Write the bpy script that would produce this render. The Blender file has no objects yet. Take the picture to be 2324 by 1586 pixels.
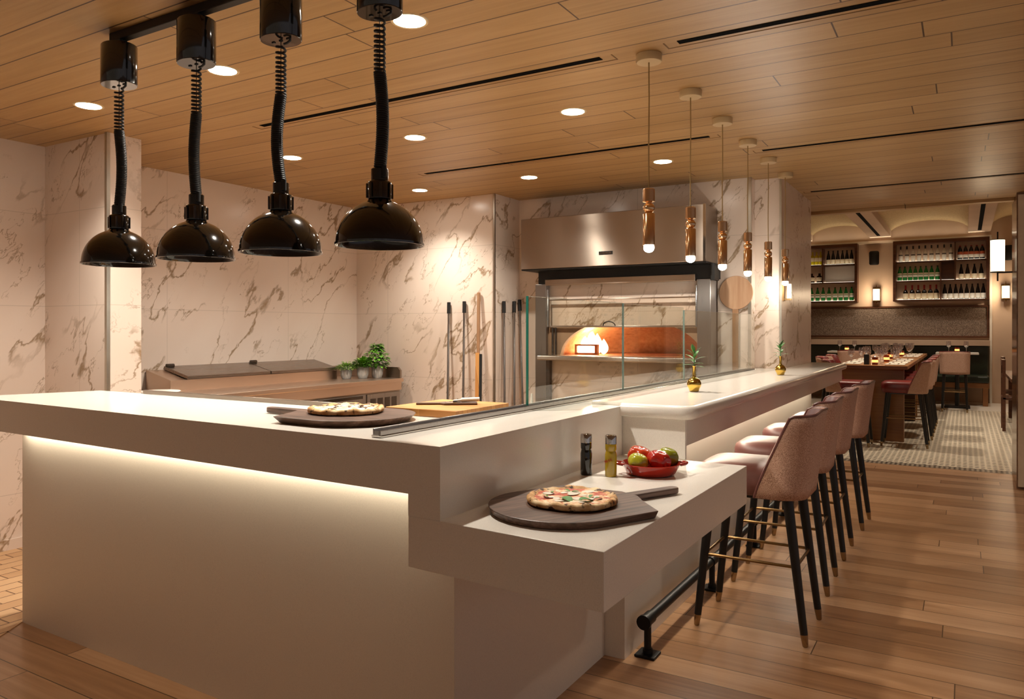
import bpy, bmesh, math, random
from mathutils import Vector, Matrix
random.seed(7)
S = bpy.context.scene
COL = S.collection
PI = math.pi

# ------------------------------------------------------------------ camera, world, exposure
cd = bpy.data.cameras.new('camera'); cam = bpy.data.objects.new('camera', cd); COL.objects.link(cam)
cam.location = (0, 0, 1.4); cam.rotation_euler = (PI/2, 0, math.radians(30.85))
cd.sensor_width = 36; cd.lens = 1721/2324*36; cd.shift_y = -46/2324; cd.clip_end = 60; cd.clip_start = .05
S.camera = cam
w = bpy.data.worlds.new('world'); S.world = w; w.use_nodes = True
# warm fill added to the world, and scattered city lights outside the windows behind the camera
_wt = w.node_tree; _bg = _wt.nodes['Background']; _nd = _wt.nodes.new; _lk = _wt.links.new
_tc = _nd('ShaderNodeTexCoord'); _sx = _nd('ShaderNodeSeparateXYZ'); _cr = _nd('ShaderNodeValToRGB'); _vo = _nd('ShaderNodeTexVoronoi'); _lt = _nd('ShaderNodeMath'); _mx = _nd('ShaderNodeMix'); _yl = _nd('ShaderNodeMath'); _mu = _nd('ShaderNodeMath')
_lk(_tc.outputs['Generated'], _sx.inputs[0]); _lk(_sx.outputs[0], _cr.inputs[0])
_cr.color_ramp.elements[0].position = .15; _cr.color_ramp.elements[0].color = (.62, .48, .36, 1)
_cr.color_ramp.elements[1].position = .75; _cr.color_ramp.elements[1].color = (.80, .72, .74, 1)
_vo.inputs['Scale'].default_value = 60; _lk(_tc.outputs['Generated'], _vo.inputs['Vector'])
_lt.operation = 'LESS_THAN'; _lt.inputs[1].default_value = .17; _lk(_vo.outputs['Distance'], _lt.inputs[0])
_yl.operation = 'LESS_THAN'; _yl.inputs[1].default_value = -.25; _lk(_sx.outputs[1], _yl.inputs[0])
_mu.operation = 'MULTIPLY'; _lk(_lt.outputs[0], _mu.inputs[0]); _lk(_yl.outputs[0], _mu.inputs[1])
_mx.data_type = 'RGBA'; _lk(_mu.outputs[0], _mx.inputs[0]); _lk(_cr.outputs[0], _mx.inputs[6]); _mx.inputs[7].default_value = (9, 7.4, 5.4, 1)
_lk(_mx.outputs[2], _bg.inputs[0]); _bg.inputs[1].default_value = .21
S.view_settings.view_transform = 'Standard'; S.view_settings.look = 'None'
S.view_settings.gamma = 1; S.view_settings.use_curve_mapping = False
S.view_settings.exposure = .5
try:
    S.cycles.use_denoising = True; S.cycles.max_bounces = 8; S.cycles.diffuse_bounces = 4
    S.cycles.glossy_bounces = 4; S.cycles.transmission_bounces = 6; S.cycles.transparent_max_bounces = 16
    S.cycles.sample_clamp_indirect = 6; S.cycles.caustics_reflective = False; S.cycles.caustics_refractive = False
except Exception: pass
WARM = (1.0, .922, .805)
K_SPOT = 98; K_PEND = 2.4; K_LED = 2.4; K_ROOM = 36; K_DIN = 125

def lamp(name, kind, loc, power, color=WARM, rot=(0,0,0), **kw):
    d = bpy.data.lights.new(name, kind); d.energy = power; d.color = color
    for k, v in kw.items(): setattr(d, k, v)
    o = bpy.data.objects.new(name, d); o.location = loc; o.rotation_euler = rot; COL.objects.link(o)
    return o

# ------------------------------------------------------------------ materials
def lin(h):
    h = h.lstrip('#'); v = [int(h[i:i+2], 16)/255 for i in (0, 2, 4)]
    return tuple((c/12.92 if c <= .04045 else ((c+.055)/1.055)**2.4) for c in v) + (1,)
class NT:
    def __init__(s, name):
        s.m = bpy.data.materials.new(name); s.m.use_nodes = True; s.t = s.m.node_tree
        s.b = s.t.nodes['Principled BSDF']; s.out = s.t.nodes['Material Output']
    def n(s, typ, ins=None, **kw):
        o = s.t.nodes.new('ShaderNode'+typ)
        for k, v in kw.items(): setattr(o, k, v)
        for k, v in (ins or {}).items(): s.i(o, k, v)
        return o
    def i(s, node, key, v):
        if hasattr(v, 'is_output') or hasattr(v, 'links'): s.t.links.new(v, node.inputs[key])
        else: node.inputs[key].default_value = v
    def math(s, op, a, b=0.0, clamp=False):
        o = s.n('Math', {0: a, 1: b}, operation=op); o.use_clamp = clamp; return o.outputs[0]
    def mix(s, f, a, b, mode='MIX'):
        o = s.n('Mix', data_type='RGBA', blend_type=mode)
        s.i(o, 0, f); s.i(o, 6, a); s.i(o, 7, b); return o.outputs[2]
    def ramp(s, f, stops):
        o = s.n('ValToRGB', {0: f}); e = o.color_ramp.elements
        while len(e) < len(stops): e.new(.5)
        for k, (p, c) in enumerate(stops): e[k].position = p; e[k].color = c if len(c) == 4 else tuple(c)+(1,)
        return o.outputs[0]
    def coord(s, rot=(0,0,0), scale=(1,1,1), kind='Object'):
        c = s.n('TexCoord'); mp = s.n('Mapping', {0: c.outputs[kind], 2: rot, 3: scale}); return mp.outputs[0]
    def noise(s, vec, scale, detail=3, rough=.5, dist=0):
        return s.n('TexNoise', {'Vector': vec, 'Scale': scale, 'Detail': detail, 'Roughness': rough, 'Distortion': dist}).outputs[0]
    def bump(s, h, strength=.2, dist=.01):
        o = s.n('Bump', {'Height': h, 'Strength': strength, 'Distance': dist}); s.i(s.b, 'Normal', o.outputs[0])
    def set(s, **kw):
        names = dict(color='Base Color', rough='Roughness', metal='Metallic', spec='Specular IOR Level', emit='Emission Color',
                     power='Emission Strength', trans='Transmission Weight', ior='IOR', coat='Coat Weight', sheen='Sheen Weight')
        for k, v in kw.items(): s.i(s.b, names[k], v)
        return s
BLK = (0,0,0,1); WHT = (1,1,1,1)
def plain(name, hexc, rough=.5, metal=0, var=.06, scale=9, **kw):
    s = NT(name); c = lin(hexc); v = s.coord()
    n = s.noise(v, scale, 3)
    d = tuple(x*(1-var*2) for x in c[:3])+(1,)
    s.set(color=s.ramp(n, [(.35, d), (.65, c)]), rough=rough, metal=metal, **kw)
    return s.m
def emis(name, col, power):
    s = NT(name); s.set(color=(0,0,0,1), emit=tuple(col)+(1,), power=power); return s.m

def marble(name, plane):
    s = NT(name); c0 = s.n('TexCoord'); sp = s.n('SeparateXYZ', {0: c0.outputs['Object']})
    h, o = (0, 1) if plane == 'xz' else (1, 0)
    cv = s.n('CombineXYZ', {0: sp.outputs[h], 1: sp.outputs[2], 2: sp.outputs[o]})
    r0 = s.n('Mapping', {0: cv.outputs[0], 2: (0, 0, -.95)}); v = s.n('Mapping', {0: r0.outputs[0], 3: (.62, 1.5, .9)}).outputs[0]
    warp = s.n('TexNoise', {'Vector': v, 'Scale': 2.6, 'Detail': 5, 'Roughness': .62})
    vv = s.n('VectorMath', operation='ADD'); s.i(vv, 0, v)
    sc = s.n('VectorMath', operation='SCALE'); s.i(sc, 0, warp.outputs['Color']); sc.inputs[3].default_value = .42; s.i(vv, 1, sc.outputs[0])
    n1 = s.noise(vv.outputs[0], 2.2, 2, .5)
    r1 = s.math('ABSOLUTE', s.math('SUBTRACT', n1, .5))
    m1 = s.noise(v, 1.9, 2)
    vein = s.math('MULTIPLY', s.ramp(r1, [(0, WHT), (.005, (.8,.8,.8,1)), (.018, BLK)]), s.ramp(m1, [(.44, BLK), (.54, WHT)]))
    n2 = s.noise(vv.outputs[0], 3.6, 4, .6)
    r2 = s.math('ABSOLUTE', s.math('SUBTRACT', n2, .47))
    fine = s.math('MULTIPLY', s.ramp(r2, [(0, WHT), (.011, BLK)]), s.ramp(s.noise(v, 2.3, 2), [(.48, BLK), (.57, WHT)]))
    f = s.math('MAXIMUM', vein, s.math('MULTIPLY', fine, .75))
    cloud = s.ramp(s.noise(v, .9, 3), [(.3, lin('#dfcbbb')), (.7, lin('#ebdccf'))])
    # panel joints every 1.2 m x 0.6 m
    c = s.n('TexCoord'); sx = s.n('SeparateXYZ', {0: c.outputs['Object']})
    cb = s.n('CombineXYZ', {0: sx.outputs[0 if plane == 'xz' else 1], 1: s.math('ADD', sx.outputs[2], .25)})
    br = s.n('TexBrick', {'Vector': cb.outputs[0], 'Scale': 1, 'Mortar Size': .0022, 'Mortar Smooth': 0, 'Brick Width': 1.2, 'Row Height': .6,
                          'Color1': BLK, 'Color2': BLK, 'Mortar': WHT}, offset=0.0)
    col = s.mix(s.math('MULTIPLY', f, .85), cloud, lin('#8a6b42'))
    col = s.mix(s.math('MULTIPLY', br.outputs[0], .45), col, lin('#b5a595'))
    s.set(color=col, rough=.22, spec=.45); return s.m

def planks(name, c0, c1, c2, groove, length, width, rough, mort=.0018, gscale=1.0, varf=.55, gw=1.0):
    s = NT(name); tc = s.n('TexCoord'); sp = s.n('SeparateXYZ', {0: tc.outputs['Object']})
    row = s.math('FLOOR', s.math('DIVIDE', sp.outputs[1], width)); wn = s.n('TexWhiteNoise', {'W': row}, noise_dimensions='1D')
    v = s.n('CombineXYZ', {0: s.math('ADD', sp.outputs[0], s.math('MULTIPLY', wn.outputs[0], length*7.3)), 1: sp.outputs[1]}).outputs[0]
    br = s.n('TexBrick', {'Vector': v, 'Scale': 1, 'Mortar Size': mort, 'Mortar Smooth': .1, 'Brick Width': length, 'Row Height': width,
                          'Color1': BLK, 'Color2': WHT, 'Mortar': (.5,.5,.5,1), 'Bias': 0}, offset=0.0)
    g = s.coord(scale=(1.1*gscale, 26*gscale, 26))
    off = s.n('VectorMath', operation='ADD'); s.i(off, 0, g)
    o2 = s.n('VectorMath', operation='SCALE'); s.i(o2, 0, br.outputs[0]); o2.inputs[3].default_value = 13.; s.i(off, 1, o2.outputs[0])
    gr = s.noise(off.outputs[0], 1.0, 5, .62, 1.2)
    big = s.noise(s.coord(scale=(.6, 5, 5)), 1.2, 2)
    t = s.math('ADD', s.math('MULTIPLY', gr, gw*.55), s.math('ADD', s.math('MULTIPLY', br.outputs[0], varf*.45), s.math('MULTIPLY', big, .25)))
    col = s.ramp(t, [(.28, c0), (.52, c1), (.8, c2)])
    col = s.mix(br.outputs[1], col, groove)
    s.set(color=col, rough=rough, spec=.4)
    s.bump(s.math('SUBTRACT', s.math('MULTIPLY', gr, .12), br.outputs[1]), .25, .003); return s.m

def steel(name, c='#b9b2a8', rough=.3, axis='x'):
    s = NT(name); sc = dict(x=(2, 260, 260), z=(260, 260, 2), y=(260, 2, 260))[axis]
    n = s.noise(s.coord(scale=sc), 1, 2)
    s.set(color=lin(c), metal=1, rough=s.math('ADD', s.math('MULTIPLY', n, .14), rough-.07))
    tg = s.n('Tangent', direction_type='RADIAL', axis='Z'); s.i(s.b, 'Tangent', tg.outputs[0]); s.i(s.b, 'Anisotropic', .92 if axis != 'y' else 0.0)
    if axis != 'z': s.i(s.b, 'Anisotropic Rotation', .25)
    return s.m

def glass(name, tint=(.93,.97,.95), refl=1.0, rough=0.0):
    s = NT(name); tr = s.n('BsdfTransparent', {0: tuple(tint)+(1,)}); gl = s.n('BsdfGlossy', {'Color': WHT, 'Roughness': rough})
    fr = s.n('LayerWeight', {0: .5}); mx = s.n('MixShader')
    s.i(mx, 0, s.math('MULTIPLY', s.math('ADD', s.math('MULTIPLY', s.math('POWER', fr.outputs[1], 5), .9), .04), refl, True)); s.i(mx, 1, tr.outputs[0]); s.i(mx, 2, gl.outputs[0])
    s.t.links.new(mx.outputs[0], s.out.inputs[0]); return s.m

def quartz(name, hexc, rough=.16):
    s = NT(name); v = s.coord(); sp = s.noise(v, 420, 1); c = lin(hexc)
    d = tuple(x*.93 for x in c[:3])+(1,)
    s.set(color=s.ramp(sp, [(.38, d), (.5, c)]), rough=rough, spec=.5); return s.m

def tweed():
    s = NT('tweed'); v = s.coord(scale=(1,1,.6))
    n = s.noise(v, 620, 1, .5); n2 = s.noise(v, 60, 2)
    s.set(color=s.ramp(n, [(.38, lin('#86604f')), (.49, lin('#bd957f')), (.62, lin('#dcb9a5'))]), rough=.9)
    s.bump(n, .3, .0015); return s.m

def leather(name, a, b):
    s = NT(name); v = s.coord(); n = s.noise(v, 6, 3)
    s.set(color=s.ramp(n, [(.3, lin(a)), (.7, lin(b))]), rough=.38, spec=.5); s.bump(s.noise(v, 160, 2), .05, .002); return s.m

M = {}
M['marble_xz'] = marble('marble_front', 'xz'); M['marble_yz'] = marble('marble_side', 'yz')
M['ceil'] = planks('oak_ceiling', lin('#a27e4e'), lin('#b79363'), lin('#c7a378'), lin('#4a2e16'), 2.6, .177, .42, .0034, 1.0, .35, .8)
M['floor'] = planks('oak_floor', lin('#7d5538'), lin('#a07652'), lin('#bd9470'), lin('#50361f'), 1.9, .165, .3, .0024, .8, .9, 1.0)
M['white'] = quartz('white_quartz', '#efe9df')
M['panel'] = quartz('white_panel', '#e9e0d2', .35)
M['steel'] = steel('brushed_steel', '#a3968a', .36); M['steel_z'] = steel('brushed_steel_upright', '#a9a4a0', .3, 'z'); M['steel_y'] = steel('brushed_steel_bench', '#d6beaa', .32, 'y')
M['steel_lid'] = steel('brushed_steel_lid', '#978a80', .28, 'y'); M['steel_dark'] = steel('dark_steel', '#5f5852', .25)
M['chrome'] = plain('chrome', '#d8d5d0', .08, 1)
M['alu'] = plain('aluminium_trim', '#c9c3b6', .3, 1)
M['blackgloss'] = plain('black_enamel', '#0a0806', .12, 0, coat=.6)
M['black'] = plain('matt_black', '#0b0a09', .55)
M['void'] = plain('dark_slot', '#050403', .9, spec=.05); M['seamline'] = plain('seam_line', '#7d5c38', .7); M['blackmetal'] = plain('black_iron', '#1c1b1a', .45, .5)
M['ebony'] = plain('black_stained_wood', '#0d0a08', .42)
M['brass'] = plain('polished_brass', '#d9a862', .13, 1)
M['copper'] = plain('rose_gold', '#f4cc9e', .15, 1)
M['gold'] = plain('gold_vase', '#dab458', .16, 1)
M['bronze'] = plain('bronze', '#8a6c47', .3, 1)
M['ferrule'] = plain('ferrule_brass', '#a08a6c', .25, 1)
M['cord'] = plain('cream_cord', '#a98b5c', .7)
M['ivory'] = plain('ivory_canopy', '#cdb489', .4)
M['tweed'] = tweed(); M['pink'] = leather('dusty_pink_leather', '#613b38', '#734843'); M['red'] = leather('oxblood_leather', '#5a1512', '#7a211b')
M['glass'] = glass('clear_glass', (.95,.975,.96)); M['glass_joint'] = plain('glass_joint', '#75877f', .2); M['glass_door'] = glass('door_glass', (.98,.96,.93)); M['glass_edge'] = plain('glass_edge', '#1e6a5c', .15)
M['wine'] = glass('wine_glass', (.90,.90,.93), 3.0)
M['bulb'] = emis('lit_bulb', (1, .88, .70), 40); M['down'] = emis('downlight_face', (1, .92, .80), 32)
M['led'] = emis('led_strip', (1, .86, .66), 12); M['led_soft'] = emis('led_strip_soft', (1, .88, .68), 4); M['shade_lit'] = emis('lit_shade', (1, .80, .54), 1.7)
M['lampcore'] = emis('lamp_core', (1, .86, .60), 22)
M['candle'] = emis('candle_glow', (1, .30, .07), 2.6); M['votive'] = plain('amber_votive', '#7a2a12', .2)
M['flame'] = emis('oven_flame', (1, .72, .36), 14); M['burner'] = emis('burner_glow', (1, .85, .6), 20)
def terracotta():
    s = NT('oven_brick'); v = s.coord(); n = s.noise(v, 30, 4); s.set(color=s.ramp(n, [(.3, lin('#a8683f')), (.7, lin('#c4855c'))]), rough=.9); return s.m
M['brick'] = terracotta(); M['stone'] = plain('oven_stone', '#9d7b5e', .7)
M['plaster'] = plain('warm_plaster', '#c9b09a', .8, var=.04, scale=2)
M['vault'] = plain('vault_plaster', '#cdb58a', .9, var=.12, scale=40)
M['walnut'] = planks('walnut', lin('#3c2114'), lin('#5c3620'), lin('#744a2e'), lin('#301a10'), 3, .4, .45, .0)
M['tabletop'] = planks('table_oak', lin('#6d4628'), lin('#8a5c36'), lin('#a2713f'), lin('#4d3018'), 3, .12, .4, .001)
def peelwood():
    s = NT('dark_peel_wood'); g = s.noise(s.coord(scale=(4, 46, 46)), 1, 4, .6, .8)
    s.set(color=s.ramp(g, [(.3, lin('#3c2b22')), (.5, lin('#5f473a')), (.75, lin('#86695a'))]), rough=.42); s.bump(g, .1, .002); return s.m
M['peel'] = peelwood()
def blockwood():
    s = NT('butcher_block'); v = s.coord()
    br = s.n('TexBrick', {'Vector': v, 'Scale': 1, 'Mortar Size': .0006, 'Brick Width': .24, 'Row Height': .028, 'Color1': lin('#b57a3c'), 'Color2': lin('#d29a58'), 'Mortar': lin('#8a5a2a')}, offset=.4)
    s.set(color=br.outputs[0], rough=.45); return s.m
M['block'] = blockwood()
def palewood():
    s = NT('pale_peel_wood'); g = s.noise(s.coord(scale=(30, 30, 2.5)), 1, 3)
    s.set(color=s.ramp(g, [(.3, lin('#b48a68')), (.7, lin('#cfa988'))]), rough=.55); return s.m
M['pale'] = palewood(); M['handlewood'] = plain('handle_wood', '#a87f5c', .5)
M['green'] = leather('dark_green_leather', '#141a10', '#1f2818')
M['fabricboard'] = None
def boardfab():
    s = NT('flecked_felt'); n = s.noise(s.coord(), 90, 3, .6)
    s.set(color=s.ramp(n, [(.38, lin('#54463c')), (.5, lin('#74655a')), (.64, lin('#978679'))]), rough=.95); return s.m
M['fabricboard'] = boardfab()
M['napkin'] = plain('linen', '#e2d8c8', .9); M['ceramic'] = plain('white_ceramic', '#f2eae0', .35)
M['enamel_red'] = plain('red_enamel', '#a02418', .18, coat=.5)
M['plastic_white'] = plain('white_plastic', '#efe8da', .4)
M['soil'] = plain('soil', '#2a1c12', .9)
def leafmat(name, a, b):
    s = NT(name); n = s.noise(s.coord(), 35, 2); s.set(color=s.ramp(n, [(.35, lin(a)), (.65, lin(b))]), rough=.45); return s.m
M['leaf'] = leafmat('basil_leaf', '#3a7a1c', '#7db53c'); M['thyme'] = leafmat('thyme_leaf', '#5a8a30', '#a0c258'); M['parsley'] = leafmat('parsley_leaf', '#4a8a24', '#94c048')
M['sprig'] = leafmat('sprig_leaf', '#2c5f26', '#5a9048')
def tiles_kitchen():
    s = NT('kitchen_tile'); v = s.coord(rot=(0,0,PI/2))
    br = s.n('TexBrick', {'Vector': v, 'Scale': 1, 'Mortar Size': .004, 'Brick Width': .22, 'Row Height': .10, 'Color1': lin('#b98f66'), 'Color2': lin('#cda67c'), 'Mortar': lin('#6a4a30')}, offset=.5)
    s.set(color=br.outputs[0], rough=.55); return s.m
M['ktile'] = tiles_kitchen()
def mosaic():
    s = NT('mosaic_tile'); v = s.coord(rot=(0,0,PI/4))
    vo = s.n('TexVoronoi', {'Vector': v, 'Scale': 13.5, 'Randomness': 0}, voronoi_dimensions='2D')
    dot = s.math('LESS_THAN', vo.outputs['Distance'], .27)
    sx = s.n('SeparateXYZ', {0: s.n('TexCoord').outputs['Object']})
    far = s.math('GREATER_THAN', sx.outputs[1], 15.3); near = s.math('LESS_THAN', sx.outputs[1], 8.92)
    dot = s.math('MULTIPLY', dot, s.math('SUBTRACT', 1, far))
    ck = s.n('TexChecker', {'Vector': s.coord(rot=(0,0,PI/4)), 'Color1': lin('#3a3027'), 'Color2': lin('#a89a86'), 'Scale': 32})
    col = s.mix(dot, lin('#d9ccb6'), lin('#2e251f'))
    col = s.mix(near, col, ck.outputs[0]); col = s.mix(far, col, lin('#e6dfd4'))
    s.set(color=col, rough=.35); return s.m
M['mosaic'] = mosaic()
def pizzatop(name, stops, dots):
    s = NT(name); v = s.coord(); n = s.noise(v, 26, 4, .6, .4); n2 = s.noise(v, 70, 2)
    col = s.ramp(n, stops); f = s.ramp(n2, [(.60, BLK), (.66, WHT)])
    s.set(color=s.mix(s.math('MULTIPLY', f, .8), col, lin(dots)), rough=.45); s.bump(n, .5, .006); return s.m
M['margherita'] = pizzatop('margherita_top', [(.36, lin('#a8331a')), (.47, lin('#cf6237')), (.54, lin('#ecc48e')), (.64, lin('#f4e4c4'))], '#b54422')
M['bianca'] = pizzatop('bianca_top', [(.34, lin('#c08a4e')), (.46, lin('#e6cfa0')), (.58, lin('#f3e8d0')), (.7, lin('#faf4e6'))], '#7a4a20')
def crustmat():
    s = NT('charred_crust'); v = s.coord(); n = s.noise(v, 24, 3); n2 = s.noise(v, 55, 3)
    col = s.ramp(n, [(.3, lin('#b57a40')), (.5, lin('#d8aa70')), (.7, lin('#ecd0a2'))])
    s.set(color=s.mix(s.ramp(n2, [(.54, BLK), (.64, WHT)]), col, lin('#43260f')), rough=.7); s.bump(n2, .4, .005); return s.m
M['crust'] = crustmat(); M['mozz'] = plain('mozzarella', '#f3e8d2', .35); M['mush'] = plain('roast_mushroom', '#6a4220', .6); M['basil'] = plain('fresh_basil', '#3f8a1c', .5)
M['tom_red'] = plain('tomato_red', '#b3261c', .15, coat=.5); M['tom_orange'] = plain('tomato_orange', '#c4401c', .15, coat=.5); M['tom_green'] = plain('tomato_green', '#8f9420', .15, coat=.5); M['tom_yellow'] = plain('tomato_yellow_green', '#b0ac2c', .15, coat=.5)
M['oil'] = plain('olive_oil', '#a88a10', .08, coat=.6); M['vinegar'] = plain('dark_vinegar', '#0c0805', .06, coat=.6)
M['redink'] = plain('red_ink', '#b0361a', .5)
M['g_clear'] = plain('pale_spirit_glass', '#d9cfbd', .12); M['g_green'] = plain('green_bottle_glass', '#1d7a35', .1); M['g_dark'] = plain('dark_bottle_glass', '#0c0a0c', .1); M['g_yellow'] = plain('yellow_liqueur_glass', '#c9b416', .12); M['g_brown'] = plain('brown_bottle_glass', '#2a1008', .12)
M['lab_cream'] = plain('cream_label', '#f0e2c4', .6); M['lab_white'] = plain('white_label', '#f2efe6', .6); M['lab_red'] = plain('red_label_band', '#c0603c', .6); M['lab_black'] = plain('black_label_band', '#221a20', .6); M['cap_red'] = plain('red_capsule', '#8a1418', .4)
M['stonestrip'] = plain('brown_marble_strip', '#86644f', .15, var=.2, scale=14)
M['panelwhite'] = plain('pale_panel', '#cbb79c', .5)

# ------------------------------------------------------------------ geometry helpers
class MB:
    def __init__(s): s.bm = bmesh.new()
    def _v(s, p): return s.bm.verts.new(p)
    def face(s, pts): return s.bm.faces.new([s._v(p) for p in pts])
    def box(s, x0, x1, y0, y1, z0, z1, T=None):
        c = [(x0,y0,z0),(x1,y0,z0),(x1,y1,z0),(x0,y1,z0),(x0,y0,z1),(x1,y0,z1),(x1,y1,z1),(x0,y1,z1)]
        if T is not None: c = [T @ Vector(p) for p in c]
        v = [s._v(p) for p in c]
        for f in ((0,3,2,1),(4,5,6,7),(0,1,5,4),(1,2,6,5),(2,3,7,6),(3,0,4,7)): s.bm.faces.new([v[k] for k in f])
        return s
    def prism(s, poly, z0, z1, inset=None, T=None):
        if sum(poly[i][0]*poly[(i+1)%len(poly)][1]-poly[(i+1)%len(poly)][0]*poly[i][1] for i in range(len(poly))) < 0: poly = poly[::-1]
        lo = inset or poly
        if inset is not None and sum(lo[i][0]*lo[(i+1)%len(lo)][1]-lo[(i+1)%len(lo)][0]*lo[i][1] for i in range(len(lo))) < 0: lo = lo[::-1]
        f = (lambda p: T @ Vector(p)) if T is not None else (lambda p: p)
        a = [s._v(f((x,y,z0))) for x, y in lo]; b = [s._v(f((x,y,z1))) for x, y in poly]
        n = len(poly); s.bm.faces.new(a[::-1]); s.bm.faces.new(b)
        for i in range(n): s.bm.faces.new([a[i], a[(i+1)%n], b[(i+1)%n], b[i]])
        return s
    def lathe(s, prof, seg=32, c=(0,0,0), sx=1, sy=1, flute=0, nf=0):
        rings = []
        for r, z in prof:
            if r < 1e-6: rings.append([s._v((c[0], c[1], c[2]+z))])
            else:
                ring = []
                for k in range(seg):
                    a = 2*PI*k/seg; rr = r*(1+flute*math.cos(nf*a))
                    ring.append(s._v((c[0]+rr*sx*math.cos(a), c[1]+rr*sy*math.sin(a), c[2]+z)))
                rings.append(ring)
        for A, B in zip(rings, rings[1:]):
            for k in range(seg):
                j = (k+1) % seg
                if len(A) == 1 and len(B) == 1: continue
                if len(A) == 1: s.bm.faces.new([A[0], B[j], B[k]])
                elif len(B) == 1: s.bm.faces.new([A[k], A[j], B[0]])
                else: s.bm.faces.new([A[k], A[j], B[j], B[k]])
        return s
    def tube(s, pts, r, seg=8, caps=True, closed=False):
        pts = [Vector(p) for p in pts]; n = len(pts); rs = r if isinstance(r, (list, tuple)) else [r]*n
        rings = []; up = None
        for i, p in enumerate(pts):
            if closed: t = pts[(i+1)%n]-pts[i-1]
            else: t = pts[min(i+1, n-1)]-pts[max(i-1, 0)]
            t.normalize()
            if up is None:
                up = Vector((0,0,1)) if abs(t.z) < .9 else Vector((1,0,0))
            u = (up - t*up.dot(t)).normalized(); v = t.cross(u); up = u
            rings.append([s._v(p + (u*math.cos(2*PI*k/seg)+v*math.sin(2*PI*k/seg))*rs[i]) for k in range(seg)])
        pairs = list(zip(rings, rings[1:])) + ([(rings[-1], rings[0])] if closed else [])
        for A, B in pairs:
            for k in range(seg): s.bm.faces.new([A[k], A[(k+1)%seg], B[(k+1)%seg], B[k]])
        if caps and not closed: s.bm.faces.new(rings[0][::-1]); s.bm.faces.new(rings[-1])
        return s
    def cyl(s, p0, p1, r0, r1=None, seg=20): return s.tube([p0, p1], [r0, r0 if r1 is None else r1], seg)
    def ball(s, c, r, seg=20, rings=12, sx=1, sy=1, sz=1):
        return s.lathe([(r*math.sin(PI*k/rings) if 0 < k < rings else 0, -r*sz*math.cos(PI*k/rings)) for k in range(rings+1)], seg, c, sx, sy)
    def grid(s, fn, nu, nv, closed_u=False):
        g = [[s._v(fn(u/(nu if closed_u else nu-1), v/(nv-1))) for v in range(nv)] for u in range(nu)]
        for u in range(nu if closed_u else nu-1):
            for v in range(nv-1):
                a = g[u]; b = g[(u+1) % nu]; s.bm.faces.new([a[v], b[v], b[v+1], a[v+1]])
        return s
    def leaf(s, base, d, up, L, W, curl=.25, n=4):
        base = Vector(base); d = Vector(d).normalized(); side = d.cross(Vector(up)).normalized(); nrm = side.cross(d)
        prev = None
        for k in range(n+1):
            t = k/n; w_ = W*math.sin(PI*min(max(t*.93+.05, 0), 1))**.8*.5
            c = base + d*L*t - nrm*curl*L*t*t
            a = s._v(c-side*w_+nrm*w_*.25); m = s._v(c); b = s._v(c+side*w_+nrm*w_*.25)
            if prev:
                s.bm.faces.new([prev[0], prev[1], m, a]); s.bm.faces.new([prev[1], prev[2], b, m])
            prev = (a, m, b)
        return s
    def build(s, name, mat, parent=None, loc=(0,0,0), rot=(0,0,0), smooth=None, bevel=0, bseg=2, fixn=True):
        me = bpy.data.meshes.new(name)
        if fixn: bmesh.ops.recalc_face_normals(s.bm, faces=s.bm.faces[:])
        s.bm.to_mesh(me); s.bm.free(); me.materials.append(mat)
        if smooth:
            me.shade_smooth(); me.set_sharp_from_angle(angle=math.radians(smooth))
        o = bpy.data.objects.new(name, me); COL.objects.link(o); o.location = loc; o.rotation_euler = rot
        if parent: o.parent = parent
        if bevel:
            b = o.modifiers.new('bevel', 'BEVEL'); b.width = bevel; b.segments = bseg; b.limit_method = 'ANGLE'; b.angle_limit = math.radians(40)
        return o
def tag(o, label, cat, group=None, kind=None):
    if label: o['label'] = label
    if cat: o['category'] = cat
    if group: o['group'] = group
    if kind: o['kind'] = kind
    return o
def thing(name, label, cat, loc=(0,0,0), rz=0, group=None):
    o = bpy.data.objects.new(name, None); COL.objects.link(o); o.empty_display_size = .05
    o.location = loc; o.rotation_euler = (0,0,rz); return tag(o, label, cat, group)
def struct(name, mb, mat, **kw):
    o = mb.build(name, mat, **kw); o['kind'] = 'structure'; return o
def dup(root, loc, rz, label, group=None):
    r = root.copy(); COL.objects.link(r); r.location = loc; r.rotation_euler = (0,0,rz); r['label'] = label
    if group: r['group'] = group
    for ch in list(root.children):
        c = ch.copy(); COL.objects.link(c); c.parent = r
        for g in list(ch.children):
            d = g.copy(); COL.objects.link(d); d.parent = c
    return r
def ordn(k): return ['first','second','third','fourth','fifth','sixth','seventh','eighth','ninth'][k]

# ================================================================== THE SETTING
CE = 2.6
struct('floor', MB().box(-7, 4.2, -3.5, 8.76, -.06, 0), M['floor'])
struct('floor_kitchen', MB().prism([(-5.3,.5),(-2.9,.5),(-3.866,1.911),(-1.6,1.95),(-1.6,6.2),(-5.3,6.2)], 0, .004), M['ktile'])
struct('floor_dining', MB().box(-3.3, 1.7, 8.76, 17.2, -.06, 0), M['mosaic'])
struct('ceiling', MB().box(-5.35, 4.2, -3.5, 8.32, CE, CE+.08), M['ceil'])
struct('wall_left', MB().box(-5.36, -5.2, -1.5, 6.3, 0, CE), M['marble_yz'])
struct('wall_wing', MB().box(-5.2, -4.48, 2.71, 2.92, 0, CE), M['marble_xz'])
struct('wall_back_left', MB().box(-5.2, -3.57, 5.69, 6.3, 0, CE), M['marble_xz'])
wb = MB(); wb.box(-3.57, -3.3, 6.11, 6.3, 0, CE); wb.box(-1.715, -1.45, 6.11, 6.3, 0, CE); wb.box(-3.3, -1.715, 6.11, 6.3, 1.93, CE)
struct('wall_back', wb, M['marble_xz'])
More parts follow.
